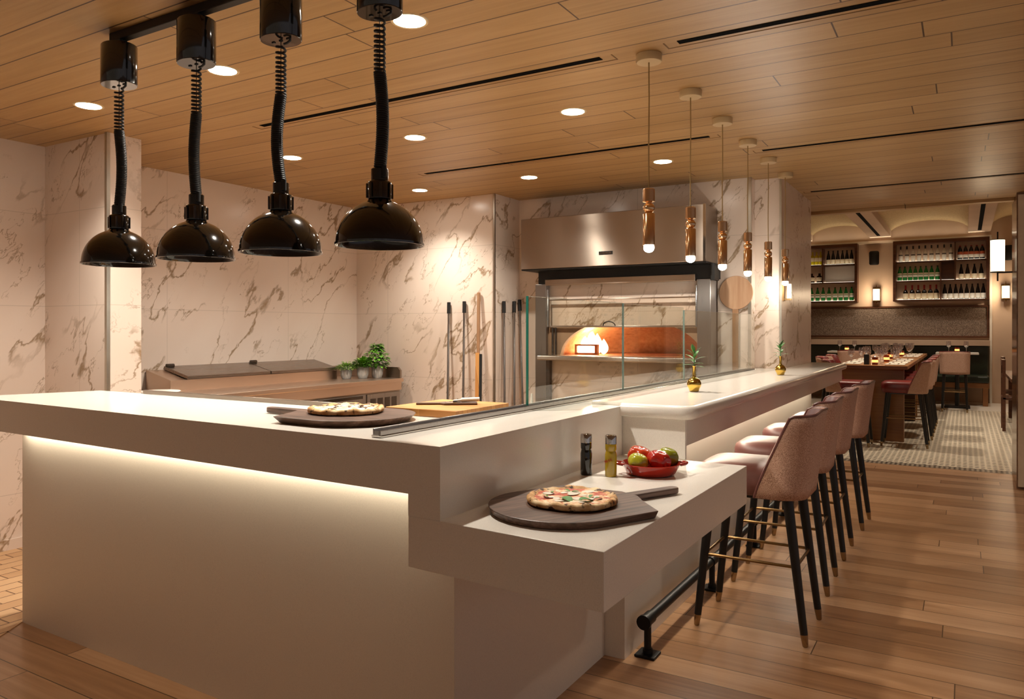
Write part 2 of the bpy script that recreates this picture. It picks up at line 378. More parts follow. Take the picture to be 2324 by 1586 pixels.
struct('wall_column', MB().box(-1.45, -1.244, 6.24, 7.57, 0, CE), M['marble_xz'])
struct('wall_behind_column', MB().box(-3.3, -1.45, 7.42, 7.57, 0, 3.7), M['plaster'])
for k, (x, y, r) in enumerate([(-4.487, 2.703, .011), (-3.577, 5.683, .008), (-1.457, 6.10, .012), (-1.25, 6.234, .008)]):
    struct('trim_%d' % (k+1), MB().box(x-r, x+r, y-r, y+r, 0, CE-.001), M['alu'])
struct('baseboard_left', MB().box(-5.2, -5.185, 1.0, 2.71, .004, .07), M['marble_yz'])
# dining room
struct('wall_dining_back', MB().box(-3.3, 1.7, 17.0, 17.15, 0, 3.9), M['plaster'])
struct('wall_dining_left', MB().box(-3.45, -3.3, 7.42, 17.15, 0, 3.9), M['plaster'])
struct('wall_dining_right', MB().box(1.55, 1.7, 8.75, 17.15, 0, 3.9), M['plaster'])
struct('wall_partition', MB().box(.39, 4.2, 8.0, 8.75, 0, CE), M['stonestrip'])
struct('wall_bulkhead', MB().box(-3.3, 1.7, 8.32, 8.40, CE+.03, 3.9), M['plaster'])
struct('trim_5', MB().box(-1.9, .39, 8.25, 8.34, CE-.03, CE+.05), M['ceil'], bevel=.006)
struct('trim_6', MB().box(-3.0, .43, 16.93, 17.0, 3.135, 3.185), M['white'])
struct('trim_7', MB().box(.40, .44, 16.93, 17.0, 0, 3.135), M['white'])
beams = [(-3.1, -2.75), (-1.66, -1.27), (.05, .42), (1.3, 1.55)]
for k, (a, b) in enumerate(beams):
    struct('beam', MB().box(a, b, 8.4, 17.0, 3.25, 3.6), M['plaster'], bevel=.01)
def vault(a, b):
    def fn(u, v):
        x = a+(b-a)*u; t = (u-.5)*2
        return (x, 8.4+8.6*v, 3.32+.22*math.sqrt(max(0, 1-t*t*.93)))
    return MB().grid(fn, 17, 2)
for (a, b) in ((-2.75, -1.66), (-1.27, .05), (.42, 1.3)):
    struct('ceiling_vault', vault(a, b), M['vault'], smooth=60, fixn=False)
struct('ceiling_dining', MB().box(-3.3, 1.7, 8.4, 17.0, 3.62, 3.7), M['plaster'])

# ================================================================== CEILING FIXTURES
dl_lab = {
 (0,0): 'round recessed downlight, leftmost one, above the marble wing wall', (1,0): 'round recessed downlight just right of the second heat lamp canopy',
 (2,0): 'largest round recessed downlight, beside the fourth heat lamp cord at the top', (0,1): 'round recessed downlight half hidden behind the third heat lamp cord',
 (1,1): 'round downlight mid-ceiling, right of the fourth heat lamp cord', (2,1): 'round recessed downlight left of the nearest brass pendant cord',
 (0,2): 'small far round downlight in the kitchen corner above the leaning tools', (1,2): 'small far round downlight in front of the steel oven hood',
 (2,2): 'round recessed downlight between the first two brass pendant cords'}
GX, GY = (-4.04, -2.955, -1.856), (2.33, 3.763, 5.212)
dl0 = None
for i, x in enumerate(GX):
    for j, y in enumerate(GY):
        if dl0 is None:
            dl0 = thing('downlight', dl_lab[(i,j)], 'ceiling light', (x, y, CE), 0, 'recessed kitchen downlights')
            MB().lathe([(.062,-.002),(.072,-.004),(.076,0)], 32).build('trim_ring', M['ivory'], dl0, smooth=40)
            MB().lathe([(0,-.003),(.062,-.003)], 32).build('lit_face', M['down'], dl0)
        else: dup(dl0, (x, y, CE), 0, dl_lab[(i,j)])
        lamp('downlight_lamp', 'SPOT', (x, y, CE-.02), K_SPOT*(1.0, 1.05, .75)[j], WARM, spot_size=math.radians(126), spot_blend=1.0, shadow_soft_size=.035)
# unseen lamps added out of the frame to light the guests' side
for (x, y, k) in [(.7,1.2,.3),(2.4,1.2,.5),(1.15,3.6,.9),(2.6,3.6,.9),(1.5,5.6,.9)]:
    lamp('unseen_lamp_guest_side', 'SPOT', (x, y, CE-.02), K_ROOM*k, WARM, spot_size=math.radians(125), spot_blend=.8, shadow_soft_size=.05)

def slot(x0, x1, y, wid, label, extra=None):
    t = thing('linear_air_slot', label, 'air vent', ((x0+x1)/2, y, CE), 0, 'black linear slots in the oak ceiling'); L = (x1-x0)/2
    MB().box(-L, L, -wid/2, wid/2, -.002, .0).build('slot', M['void'], t)
    o = MB(); o.box(-L-.06, L+.06, wid/2+.028, wid/2+.033, -.0015, 0); o.box(-L-.06, -L-.055, -wid/2, wid/2+.03, -.0015, 0); o.box(L+.055, L+.06, -wid/2, wid/2+.03, -.0015, 0)
    o.build('frame_line', M['seamline'], t)
slot(-3.563, -1.384, 3.085, .038, 'long black ceiling slot passing behind the third and fourth heat lamp cords')
slot(-1.03, 1.15, 3.08, .038, 'black ceiling slot nearest the camera, leaving the frame at top right')
slot(-3.575, -1.367, 4.683, .038, 'black ceiling slot ending behind the second brass pendant cord')
slot(-1.167, 1.0, 5.233, .038, 'black ceiling slot starting right of the fourth brass pendant canopy')
slot(-1.155, 1.0, 7.02, .038, 'thin far black ceiling slot in front of the dining room opening')

# heat lamps on a track
tr = thing('ceiling_track', 'black ceiling track carrying the heat lamps', 'track', (-2.9, 1.82, CE))
MB().box(-.08, 1.75, -.018, .018, -.035, -.0005).build('rail', M['black'], tr, bevel=.003)
def coil(z0, z1, ph, sway):
    pts = []; n1, n2 = 11, 44; zt = z0-(z0-z1)*.36; st = 11
    for k in range(n1*st+1):
        t = k/(n1*st); z = z0-(z0-zt)*(t**.85); a = 2*PI*k/st+ph
        pts.append((math.cos(a)*.0155, math.sin(a)*.0155, z))
    for k in range(1, n2*st+1):
        t = k/(n2*st); z = zt-(zt-z1)*t; a = 2*PI*k/st+ph; s_ = math.sin(t*PI)*sway
        pts.append((math.cos(a)*.0165+s_, math.sin(a)*.0165, z))
    return pts
hl_lab = ['glossy black dome heat lamp on a coiled cord, leftmost of the four', 'glossy black dome heat lamp, second from the left',
          'glossy black dome heat lamp, third from the left', 'glossy black dome heat lamp, rightmost and nearest, over the upper pizza']
for k, (x, sw) in enumerate([(-2.94, .018), (-2.455, -.014), (-2.007, -.02), (-1.568, .012)]):
    t = thing('heat_lamp', hl_lab[k], 'heat lamp', (x, 1.82, 0), 0, 'four heat lamps over the pass')
    R = .1355
    prof = [(.0,1.808),(.03,1.808),(.036,1.803)] + [(R*math.sin(a), 1.668+.135*math.cos(a)) for a in [math.radians(q) for q in range(18, 91, 6)]]
    prof += [(R+.003,1.667),(R+.003,1.660),(R-.001,1.660)] + [((R-.005)*math.sin(a), 1.665+.130*math.cos(a)) for a in [math.radians(q) for q in range(88, 0, -8)]] + [(0,1.795)]
    sh = MB().lathe(prof, 48).build('shade', M['blackgloss'], t, smooth=40)
    nk = MB(); nk.lathe([(0,1.805),(.037,1.805),(.038,1.855),(.034,1.86),(.027,1.862),(.027,1.898),(.022,1.902),(0,1.902)], 28)
    for q in range(8):
        a = q*PI/4; nk.box(-.003,.003,-.003,.003,1.808,1.853, Matrix.Translation((.038*math.cos(a), .038*math.sin(a), 0)))
    nk.build('neck', M['blackgloss'], t, smooth=40)
    MB().cyl((.028,-.012,1.87),(.028,-.012,1.905),.008).build('cord_grip', M['black'], t, smooth=40)
    MB().tube(coil(2.372, 1.895, k, sw), .0042, 6).build('coiled_cord', M['black'], t, smooth=60)
    MB().cyl((0,0,1.9),(0,0,2.385),.0015, seg=6).build('support_cable', M['steel_dark'], t)
    cn = MB().lathe([(0,2.386),(.074,2.386),(.0765,2.389),(.0765,2.542),(.073,2.546),(0,2.546)], 40, sx=1, sy=.84).build('canopy', M['blackgloss'], t, smooth=40)
    for dx in (-.035, 0, .035): MB().box(dx-.006, dx+.006, -.004, .004, 2.383, 2.3865).build('vent_slot', M['black'], cn)
    MB().tube([(.045,0,2.388),(.045,0,2.378),(.03,0,2.372),(.0155,0,2.372)], .0042, 6).build('cord_tail', M['black'], t, smooth=60)
    MB().box(-.03,.03,-.016,.016,2.545,2.568).build('track_adaptor', M['black'], t)

# brass pendants
pn_lab = ['rose-gold tube pendant nearest the camera, first in the row above the bar', 'rose-gold tube pendant, second from the camera, at the right end of the hood',
          'rose-gold tube pendant, third in the row from the camera', 'rose-gold tube pendant, fourth in the row, above the round wooden peel',
          'rose-gold tube pendant, fifth in the row, in front of the marble column', 'rose-gold tube pendant farthest away, at the corner of the marble column']
p0 = None
for k in range(6):
    loc = (-1.187, 3.155+.586*k, 0)
    if p0 is None:
        p0 = thing('pendant_lamp', pn_lab[0], 'pendant lamp', loc, 0, 'pendants in a row above the bar')
        MB().lathe([(0,2.566),(.053,2.566),(.056,2.57),(.056,2.599),(0,2.599)], 36).build('canopy', M['ivory'], p0, smooth=40)
        MB().tube([(0,0,2.566),(.001,0,2.4),(-.001,0,2.2),(0,0,2.012)], .0032, 8).build('cord', M['cord'], p0, smooth=60)
        r = .0262
        MB().lathe([(0,2.014),(r-.003,2.014),(r,2.011),(r,1.957),(.012,1.953),(.012,1.951)] + [(max(.012, r*math.sin(a)), 1.9295+.0235*math.cos(a)) for a in [math.radians(q) for q in range(28, 155, 9)]] + [(.012,1.908),(r-.002,1.906),(r,1.903),(r,1.768),(r-.004,1.766),(0,1.766)], 36).build('body', M['copper'], p0, smooth=35)
        MB().lathe([(r-.004,1.767),(r-.003,1.755)] + [((r-.003)*math.cos(a), 1.755-(r-.003)*.85*math.sin(a)) for a in [math.radians(q) for q in range(15, 90, 15)]] + [(0,1.735)], 24).build('bulb', M['bulb'], p0, smooth=60)
    else: dup(p0, loc, 0, pn_lab[k])
    lamp('pendant_light', 'POINT', (loc[0], loc[1], 1.715), K_PEND, WARM, shadow_soft_size=.02)

# ================================================================== COUNTERS
# raised white worktop round the kitchen
wt = thing('worktop', 'raised white stone worktop with a deep fascia running along the pass and round the corner', 'counter', (-2.6, 2.0, 0.932))
def rel(poly, o=(-2.6, 2.0)): return [(x-o[0], y-o[1]) for x, y in poly]
fl, fr = (-4.13, 1.79), (-1.245, 1.697)
top = MB()
top.prism(rel([(-4.10,1.812), (-1.268,1.7208), (-1.268, 3.0), (-1.53, 3.0), (-1.53, 2.66), (-2.0, 2.66), (-2.0, 2.335), (-3.915, 2.335)]), .103, .143)
top.build('slab', M['white'], wt)
fa = MB()
fa.prism(rel([(-4.13,1.79), (-1.36,1.7007), (-1.36,1.7236), (-4.107,1.8122)]), 0, .143)
fa.prism(rel([(-4.13,1.79), (-4.105,1.79), (-3.915,2.335), (-3.94,2.335)]), 0, .143)
fa.prism(rel([(-4.10,1.812), (-1.36,1.722), (-1.36,1.883), (-3.866,1.908), (-4.07,1.91)]), .001, .015)
fa.build('fascia', M['white'], wt)
co = MB(); co.prism(rel([(-1.36,1.7007), (-1.245,1.697), (-1.245,2.99), (-1.268,2.99), (-1.268,1.7206), (-1.36,1.7236)]), -.062, .143); co.prism(rel([(-1.36,1.7236), (-1.268,1.7206), (-1.268,2.99), (-1.36,2.99)]), -.062, .1028)
co.build('return_face', M['white'], wt)
lip = MB(); lip.box(-.95, .42, .322, .334, .1432, .163); lip.build('rear_lip', M['steel'], wt, bevel=.002)
# lower counter
lc = thing('counter', 'lower white stone counter shelf holding the margherita pizza and tomatoes', 'counter', (-1.05, 2.33, .724))
MB().prism([(x+1.05, y-2.33) for x, y in [(-1.36,1.7007), (-.737,1.661), (-.727,2.995), (-1.36,2.995)]], 0, .146).build('slab', M['white'], lc, bevel=.002)
# base under the counters
cb = thing('counter_base', 'pale panelled base under the white counters, lit by a hidden strip', 'counter base', (-2.6, 2.0, 0))
b = MB(); b.prism(rel([(-3.866,1.911), (-1.362,1.8853), (-1.362,1.95), (-3.866,1.97)]), 0, .9315); b.prism(rel([(-1.362,1.8853), (-1.33,1.885), (-1.33,1.95), (-1.362,1.95)]), 0, .7235); b.build('front_panel', M['panel'], cb)
MB().prism(rel([(-1.40,1.95), (-1.33,1.95), (-1.33,3.0), (-1.40,3.0)]), 0, .723).build('side_panel', M['panel'], cb)
MB().prism(rel([(-3.866,1.97), (-3.80,1.97), (-3.80,2.3), (-3.866,2.3)]), 0, .93).build('end_panel', M['panel'], cb)
MB().box(-3.70+2.6, -1.40+2.6, .29, .33, .004, .93).build('rear_panel', M['steel'], cb)
# bar
br_ = thing('bar_counter', 'long white bar counter with a rounded nosing, under the row of pendants', 'bar', (-1.2, 5.2, 0))
def bx(mb, x0, x1, y0, y1, z0, z1): return mb.box(x0+1.2, x1+1.2, y0-5.2, y1-5.2, z0, z1)
b = MB(); bx(b, -1.53, -1.391, 3.005, 6.10, 1.05, 1.0752); bx(b, -1.391, -.965, 3.005, 6.10, 1.05, 1.088); bx(b, -1.445, -.965, 6.10, 6.232, 1.05, 1.088); bx(b, -1.241, -.965, 6.232, 7.55, 1.05, 1.088); b.build('bar_top', M['white'], br_)
# bullnose: swept along near end, front and far end
zc, rb = 1.061, .0285
path = [(-1.245, 2.995), (-.985, 2.995)] + [(-.985+.03*math.sin(a), 3.025-.03*math.cos(a)) for a in (PI/6, PI/3)] + [(-.955, 3.03), (-.955, 7.52)] + [(-.985+.03*math.cos(a), 7.52+.03*math.sin(a)) for a in (PI/6, PI/3)] + [(-.985, 7.55), (-1.239, 7.55)]
nb = MB(); nb.tube([(x+1.2, y-5.2, zc) for x, y in path], rb, 20); nb.build('nosing', M['white'], br_, smooth=50)
b = MB(); bx(b, -.995, -.972, 3.012, 7.535, .925, 1.049); bx(b, -1.36, -.972, 2.9965, 3.012, .871, 1.035); bx(b, -1.2405, -.972, 7.535, 7.555, .925, 1.049); bx(b, -1.241, -.995, 3.012, 7.535, .99, 1.049); b.build('fascia', M['white'], br_, bevel=.002)
b = MB(); bx(b, -1.36, -1.238, 3.003, 6.232, 0, 1.049); bx(b, -1.2425, -1.238, 6.232, 7.55, 0, .989); b.build('front_panel', M['panel'], br_)
b = MB(); bx(b, -1.53, -1.50, 3.01, 6.1, .004, 1.049); b.build('rear_panel', M['steel'], br_)
# hidden strips of light under both overhangs
st = thing('led_strip', 'glowing strip light tucked under the pass overhang', 'strip light', (-2.6, 1.86, .93))
MB().prism([(-1.2,.012), (1.22,-.012), (1.22,-.004), (-1.2,.02)], -.004, .0015).build('strip', M['led_soft'], st)
lamp('led_pass', 'AREA', (-2.62, 1.875, .926), K_LED*1.0, (1,.88,.68), rot=(0,0,math.radians(-.6)), shape='RECTANGLE', size=2.42, size_y=.012)
st = thing('led_strip', 'glowing strip light tucked under the bar top, behind the stools', 'strip light', (-1.16, 5.25, .989))
MB().box(-.004, .004, -2.2, 2.2, -.003, .0).build('strip', M['led'], st)
lamp('led_bar', 'AREA', (-1.205, 5.25, .984), K_LED*5, (1,.90,.74), rot=(0, 0, 0), shape='RECTANGLE', size=.025, size_y=4.4)

# glass screen in its channel
def gx(y): return -1.514 + (y-1.744)*.0215
ch = thing('glass_channel', 'low chrome channel along the worktop edge holding the glass screen', 'rail', (gx(1.744), 1.744, 1.0755), -math.atan(.0215))
L = 4.3
MB().box(-.022, .022, 0, L, 0, .006).build('base_plate', M['chrome'], ch, bevel=.001)
a = MB(); a.box(-.016, -.009, 0, L, .006, .026); a.box(.009, .016, 0, L, .006, .02); a.build('side_rail', M['steel_z'], ch, bevel=.001)
MB().box(-.0085, .0085, 0, L, .006, .02).build('gasket', M['chrome'], ch)
gp_lab = ['clear glass screen pane nearest the camera, with a green front edge', 'clear glass screen pane in the middle, in front of the oven mouth', 'clear glass screen pane farthest away, ending at the marble wall']
for k, (y0, y1, z1) in enumerate([(2.62, 3.545, 1.532), (3.555, 4.445, 1.53), (4.455, 6.08, 1.515)]):
    t = thing('glass_screen', gp_lab[k], 'glass screen', (gx(y0), y0, 1.097), -math.atan(.0215), 'glass screen along the bar')
    Lp = y1-y0; h = z1-1.097
    MB().box(-.005, .005, .0035, Lp-.0035, 0, h-.002).build('sheet', M['glass'], t)
    MB().box(-.0052, .0052, 0, .003, 0, h).build('front_edge', M['glass_edge'] if k == 0 else M['glass_joint'], t)
    MB().box(-.0052, .0052, .003, Lp, h-.0019, h).build('top_edge', M['alu'], t)

# foot rail
fr_ = thing('foot_rail', 'black iron foot rail standing on square feet along the bar base', 'foot rail', (-1.17, 3.06, 0))
MB().tube([(0,0,.155),(0,4.0,.155)], .0215, 20).build('rail', M['blackmetal'], fr_, smooth=50)
for k, y in enumerate((.035, 1.0, 1.95, 2.9, 3.85)):
    p = MB(); p.cyl((0,y,.012),(0,y,.15),.0155); p.cyl((0,y-.035,.155),(0,y+.035,.155),.027); p.cyl((0,y,.012),(0,y,.03),.021)
    if k == 0: p.cyl((0,y-.05,.155),(0,y-.034,.155),.0315)
    p.build('post', M['blackmetal'], fr_, smooth=40)
    MB().box(-.045,.045,y-.045,y+.045,0,.012).build('foot_plate', M['blackmetal'], fr_, bevel=.004)

# ================================================================== STOOLS
def make_stool(label, group, leath, cat='bar stool'):
    t = thing('bar_stool', label, cat, (0,0,0), 0, group)   # faces -X, feet at x=+-.245
    # seat cushion
    def seat(u, v):
        a = 2*PI*u
        ca, sa = math.cos(a), math.sin(a); n = .45
        ex = math.copysign(abs(ca)**n, ca); ey = math.copysign(abs(sa)**n, sa)
        prof = [(.90,.642),(.985,.655),(1.0,.70),(1.0,.735),(.97,.758),(.88,.772),(.6,.78),(.0005,.783)]
        r, z = prof[round(v*7)]
        return (-.02+.235*r*ex, .208*r*ey, z-.012*(ex*r > .6))
    MB().grid(seat, 40, 8, True).build('seat', M[leath], t, smooth=70)
    MB().box(-.2,.19,-.165,.165,.625,.645).build('seat_frame', M['ebony'], t, bevel=.004)
    # wrap-around back: outer tweed shell and inner pad
    def plan(u, v, off):
        x0 = .035+.155*v**1.15; xb = .243+.045*v-off; wd = .222+.006*v-off
        a = (u-.5)*2          # -1 near side .. +1 far side
        s_ = abs(a); k = .52
        if s_ > k:
            q = (s_-k)/(1-k); cr = max(.03, min(.115-off, xb-x0-.02)); x = (xb-cr)+(x0-(xb-cr))*q; y = wd
        else:
            cr = max(.03, min(.115-off, xb-x0-.02)); y_f = wd-cr
            if s_ < .25: x = xb; y = y_f*(s_/.25)
            else:
                q = (s_-.25)/(k-.25)*PI/2; x = xb-cr+cr*math.cos(q); y = y_f+cr*math.sin(q)
        return x, math.copysign(y, a) if a else 0
    def ztop(u): return 1.005+.022*(1-abs(u-.5)*2)
    def outer(u, v):
        x, y = plan(u, v, 0); return (x, y, .640+(ztop(u)-.640)*v)
    def inner(u, v):
        vv = .30+.70*v; z = .640+(ztop(u)-.640)*vv
        x, y = plan(u, vv, .013+.024*math.sin(PI*v)**.6*math.sin(PI*u)**.4); return (x, y, z-.001)
    sh = MB(); sh.grid(outer, 45, 10)
    so = sh.build('back_shell', M['tweed'], t, smooth=60)
    m = so.modifiers.new('solid', 'SOLIDIFY'); m.thickness = .012; m.offset = -1
    pd = MB(); pd.grid(inner, 45, 8); po = pd.build('backrest_pad', M[leath], t, smooth=60)
    edge = [outer(k/44, 1) for k in range(45)]; edge = [outer(0, v/8) for v in range(8)] + edge + [outer(1, 1-v/8) for v in range(1, 9)]
    MB().tube([(x-.004, y*.985, z) for x, y, z in edge], .0065, 6).build('piping', M[leath], t, smooth=60)
    for sy in (-1, 1):
        for sx in (-1, 1):
            xt, xb_ = (-.178, -.243) if sx < 0 else (.165, .245); yt, yb_ = .160, .184
            p = lambda z: (xb_+(xt-xb_)*z/.64, sy*(yb_+(yt-yb_)*z/.64), z)
            lg = MB().tube([p(.05), p(.64)], [.0165, .0235], 16).build('leg', M['ebony'], t, smooth=50)
            MB().tube([p(.0), p(.004), p(.053)], [.010, .0125, .0168], 16).build('ferrule', M['ferrule'], lg, smooth=40)
    def at(sx, sy, z):
        xt, xb_ = (-.178, -.243) if sx < 0 else (.165, .245); yt, yb_ = .160, .184
        return (xb_+(xt-xb_)*z/.64, sy*(yb_+(yt-yb_)*z/.64), z)
    for A, B in (((-1,-1),(1,-1)), ((-1,1),(1,1)), ((-1,-1),(-1,1)), ((1,-1),(1,1))):
        MB().tube([at(*A, .34), at(*B, .34)], .0072, 10).build('stretcher', M['bronze'], t, smooth=50)
    return t
sl = ['pink tweed-backed bar stool nearest the camera, beside the lower counter', 'pink tweed-backed bar stool, second in the row from the camera',
      'pink tweed-backed bar stool, third in the row from the camera', 'pink tweed-backed bar stool farthest along the bar, by the tiled floor']
s0 = make_stool(sl[0], 'bar stools along the bar', 'pink')
for k, (x, y, a) in enumerate([(-.848, 3.715, 0), (-.868, 4.44, 1.5), (-.872, 5.15, 0), (-.853, 5.965, -1)]):
    if k == 0: s0.location = (x, y, 0)
    else: dup(s0, (x, y, 0), math.radians(a), sl[k])

# ================================================================== ON THE COUNTERS
def peel(label, loc, deg, thick, under):
    t = thing('pizza_peel', label, 'pizza peel', loc, math.radians(deg), 'dark wooden pizza peels')
    W = .215
    poly = [(.142, W)] + [(-.05, W)] + [(-.05-.20*math.sin(a), W*math.cos(a)) for a in [math.radians(q) for q in range(8, 180, 8)]] + [(-.05, -W), (.142, -W)]
    poly += [(.19, -.10), (.225, -.035)]; poly2 = [(.225, .035), (.19, .10)]
    full = poly + poly2
    MB().prism(full, 0, thick, [(x*under, y*under) for x, y in full]).build('board', M['peel'], t, bevel=.003)
    h = [(.222, -.021), (.405, -.019)] + [(.405+.019*math.sin(a), -.019*math.cos(a)) for a in [math.radians(q) for q in range(20, 180, 20)]] + [(.405, .019), (.222, .021)]
    MB().prism(h, thick*.12, thick*.98).build('handle', M['peel'], t, bevel=.004)
    return t
peel('dark wooden pizza peel on the lower counter, under the tomato pizza', (-.99, 2.0, .8705), 63.4, .022, .96)
peel('dark wooden pizza peel on the raised pass, under the white pizza', (-1.90, 2.03, 1.0757), 178, .024, .90)

def pizza(label, loc, rz, topm, R, red):
    t = thing('pizza', label, 'pizza', loc, rz)
    rnd = random.Random(3 if red else 5); ph = [rnd.uniform(0, 6.28) for _ in range(8)]
    def wob(a): return 1+.018*math.sin(3*a+ph[0])+.014*math.sin(5*a+ph[1])+.01*math.sin(9*a+ph[2])
    def hz(a): return 1+.07*math.sin(4*a+ph[3])+.09*math.sin(9*a+ph[4])+.08*math.sin(17*a+ph[5])
    prof = [(.0,.003),(.92,.002),(.985,.005),(1.0,.010),(.995,.016),(.97,.0205),(.93,.0222),(.88,.0205),(.83,.0165),(.78,.014)]
    def cr(u, v):
        a = 2*PI*u; r, z = prof[round(v*9)]
        return (R*r*wob(a)*math.cos(a), R*r*wob(a)*math.sin(a), z*(hz(a) if z > .01 else 1))
    MB().grid(cr, 72, 10, True).build('crust', M['crust'], t, smooth=80)
    def tp(u, v):
        a = 2*PI*u; r = .87*v*R
        return (r*wob(a)*math.cos(a), r*wob(a)*math.sin(a), .017+.0025*math.sin(40*r*math.cos(a)*2+ph[6])*math.cos(35*r*math.sin(a)*2+ph[7])*(1-v)**.3)
    MB().grid(tp, 48, 14, True).build('topping', M[topm], t, smooth=80)
    n = 14 if red else 8
    for k in range(n):
        a = 2*PI*k/n+rnd.uniform(-.3,.3); r = R*rnd.uniform(.12,.66); s = rnd.uniform(.010,.021)
        MB().ball((0,0,0), s, 14, 8, 1, rnd.uniform(.5,1.0), .10).build('mozzarella', M['mozz'], t, loc=(r*math.cos(a), r*math.sin(a), .0185), rot=(0,0,rnd.uniform(0,3)), smooth=80)
    if red:
        for k, (x, y) in enumerate([(.01,-.045),(.065,-.022),(-.06,-.03),(-.03,.045),(.03,.05),(-.075,.02),(.07,.03),(-.02,-.075)]):
            b_ = MB(); L_ = .044 if k < 2 else .026; b_.leaf((0,0,0), (1,.1,.15), (0,0,1), L_, .034 if k < 2 else .012, .3, 5)
            b_.build('basil_leaf', M['basil'], t, loc=(x, y, .022), rot=(0,0,k*1.3), smooth=80, fixn=False)
    else:
        for k in range(16):
            a = rnd.uniform(0, 6.28); r = R*rnd.uniform(.1,.8)
            b_ = MB(); b_.leaf((0,0,0), (1,.1,.25), (0,0,1), rnd.uniform(.018,.032), rnd.uniform(.009,.016), .5, 4)
            b_.build('mushroom_slice', M['mush'], t, loc=(r*math.cos(a), r*math.sin(a), .022+.006*rnd.random()), rot=(0,0,rnd.uniform(0,6)), smooth=80, fixn=False)
    return t
pizza('tomato and mozzarella pizza with basil leaves, on the peel on the lower counter', (-.988, 2.0, .8925), -.5, 'margherita', .133, True)
pizza('white pizza with mushrooms, on the peel on the raised pass', (-1.918, 2.045, 1.0997), .4, 'bianca', .136, False)

def cruet(label, x, y, mat, red=False):
    t = thing('cruet', label, 'bottle', (x, y, .8702), 0, 'cruets by the tomato dish')
    MB().lathe([(0,.001),(.0195,0),(.0215,.003),(.0215,.078),(.0195,.086),(.018,.092),(.0205,.098),(.0205,.117),(0,.117)], 28).build('bottle', M[mat], t, smooth=35)
    MB().lathe([(0,.1175),(.021,.1175),(.021,.146),(.019,.1485),(.012,.147),(.006,.150),(0,.150)], 28).build('cap', M['chrome'], t, smooth=40)
    if red:
        pts = [(.0222*math.sin(a), -.0222*math.cos(a), z) for a, z in [(-.9+.13*i, .052+.006*math.sin(i*2.1)+.001*i) for i in range(12)]]
        MB().tube(pts, .0012, 5).build('red_script', M['redink'], t)
    return t
cruet('dark vinegar cruet with a steel cap on the lower counter', -1.185, 2.512, 'vinegar')
cruet('golden olive oil cruet with red script and a steel cap', -1.096, 2.53, 'oil', True)

# tomato dish
td = thing('serving_dish', 'round red enamel dish with two loop handles, full of tomatoes', 'dish', (-.988, 2.645, .8702))
MB().lathe([(0,.0),(.077,0),(.088,.006),(.104,.034),(.108,.041),(.105,.043),(.101,.038),(.082,.010),(0,.007)], 48).build('bowl', M['enamel_red'], td, smooth=50)
for s_ in (-1, 1):
    ang = .52 + (0 if s_ > 0 else PI)
    pts = []
    for k in range(9):
        q = -PI/2+PI*k/8; r = .104+.028*math.cos(q); w_ = .024*math.sin(q)
        pts.append((r*math.cos(ang)-w_*math.sin(ang), r*math.sin(ang)+w_*math.cos(ang), .038+.004*math.cos(q)))
    MB().tube(pts, .0058, 8).build('handle', M['enamel_red'], td, smooth=60)
def tomato(label, x, y, z, r, mat, lob, flat, seed):
    def fn(u, v):
        a = 2*PI*u; b = PI*v; rr = r*(1+lob*math.cos((5+seed%3)*a+seed)*math.sin(b)**1.5)
        dimp = 1-.25*math.exp(-((PI-b)/.45)**2)
        return (rr*math.sin(b)*math.cos(a), rr*math.sin(b)*math.sin(a), -r*flat*math.cos(b)*dimp)
    t = MB().grid(fn, 32, 17, True).build('tomato', M[mat], None, loc=(x, y, z), rot=(.35*math.sin(seed), .3*math.cos(seed), seed), smooth=80)
    tag(t, label, 'tomato', 'tomatoes in the red dish')
X0, Y0, Z0 = -.988, 2.645, .8702
tomato('orange-red ribbed tomato at the left of the red dish', X0-.050, Y0+.022, Z0+.058, .046, 'tom_orange', .11, .85, 1)
tomato('yellow-green tomato at the front left of the red dish', X0-.028, Y0-.052, Z0+.050, .037, 'tom_yellow', .03, .9, 2)
tomato('deep red ribbed tomato in the middle of the red dish', X0+.036, Y0-.012, Z0+.056, .042, 'tom_red', .09, .88, 4)
tomato('olive green tomato at the right of the red dish', X0+.040, Y0+.072, Z0+.056, .040, 'tom_green', .06, .92, 3)

# gold bud vases with sprigs
def vase(label, slabel, x, y, seed):
    v = MB().lathe([(0,0),(.018,0),(.024,.004)] + [(.0352*math.sin(a), .0375-.0352*math.cos(a)) for a in [math.radians(q) for q in range(50, 165, 8)]] + [(.0095,.073),(.0085,.08),(.0085,.126),(.0095,.128),(.007,.128),(.007,.09)], 36).build('bud_vase', M['gold'], None, loc=(x, y, 1.0885), smooth=50)
    tag(v, label, 'vase', 'gold bud vases on the bar')
    t = thing('leaf_sprig', slabel, 'plant', (x, y, 1.0885), 0, 'leaf sprigs in gold vases')
    MB().tube([(0,0,.08),(.001,0,.15),(-.001,.001,.20)], .0025, 6).build('stem', M['sprig'], t, smooth=60)
    rnd = random.Random(seed); lf = MB()
    for k in range(13):
        a = k*2.4+seed; el = .15+.085*k
        lf.leaf((0,0,.125+.006*k), (math.cos(a)*math.cos(el), math.sin(a)*math.cos(el), math.sin(el)), (0,0,1), .062-.001*k, .018, .25, 5)
    lf.build('leaves', M['sprig'], t, smooth=80, fixn=False)
vase('gold round bud vase with a slim neck, nearer one on the bar', 'green leaf sprig in the nearer gold vase', -1.162, 3.72, 1)
vase('gold round bud vase with a slim neck, farther one by the marble column', 'green leaf sprig in the farther gold vase', -1.078, 5.37, 2)

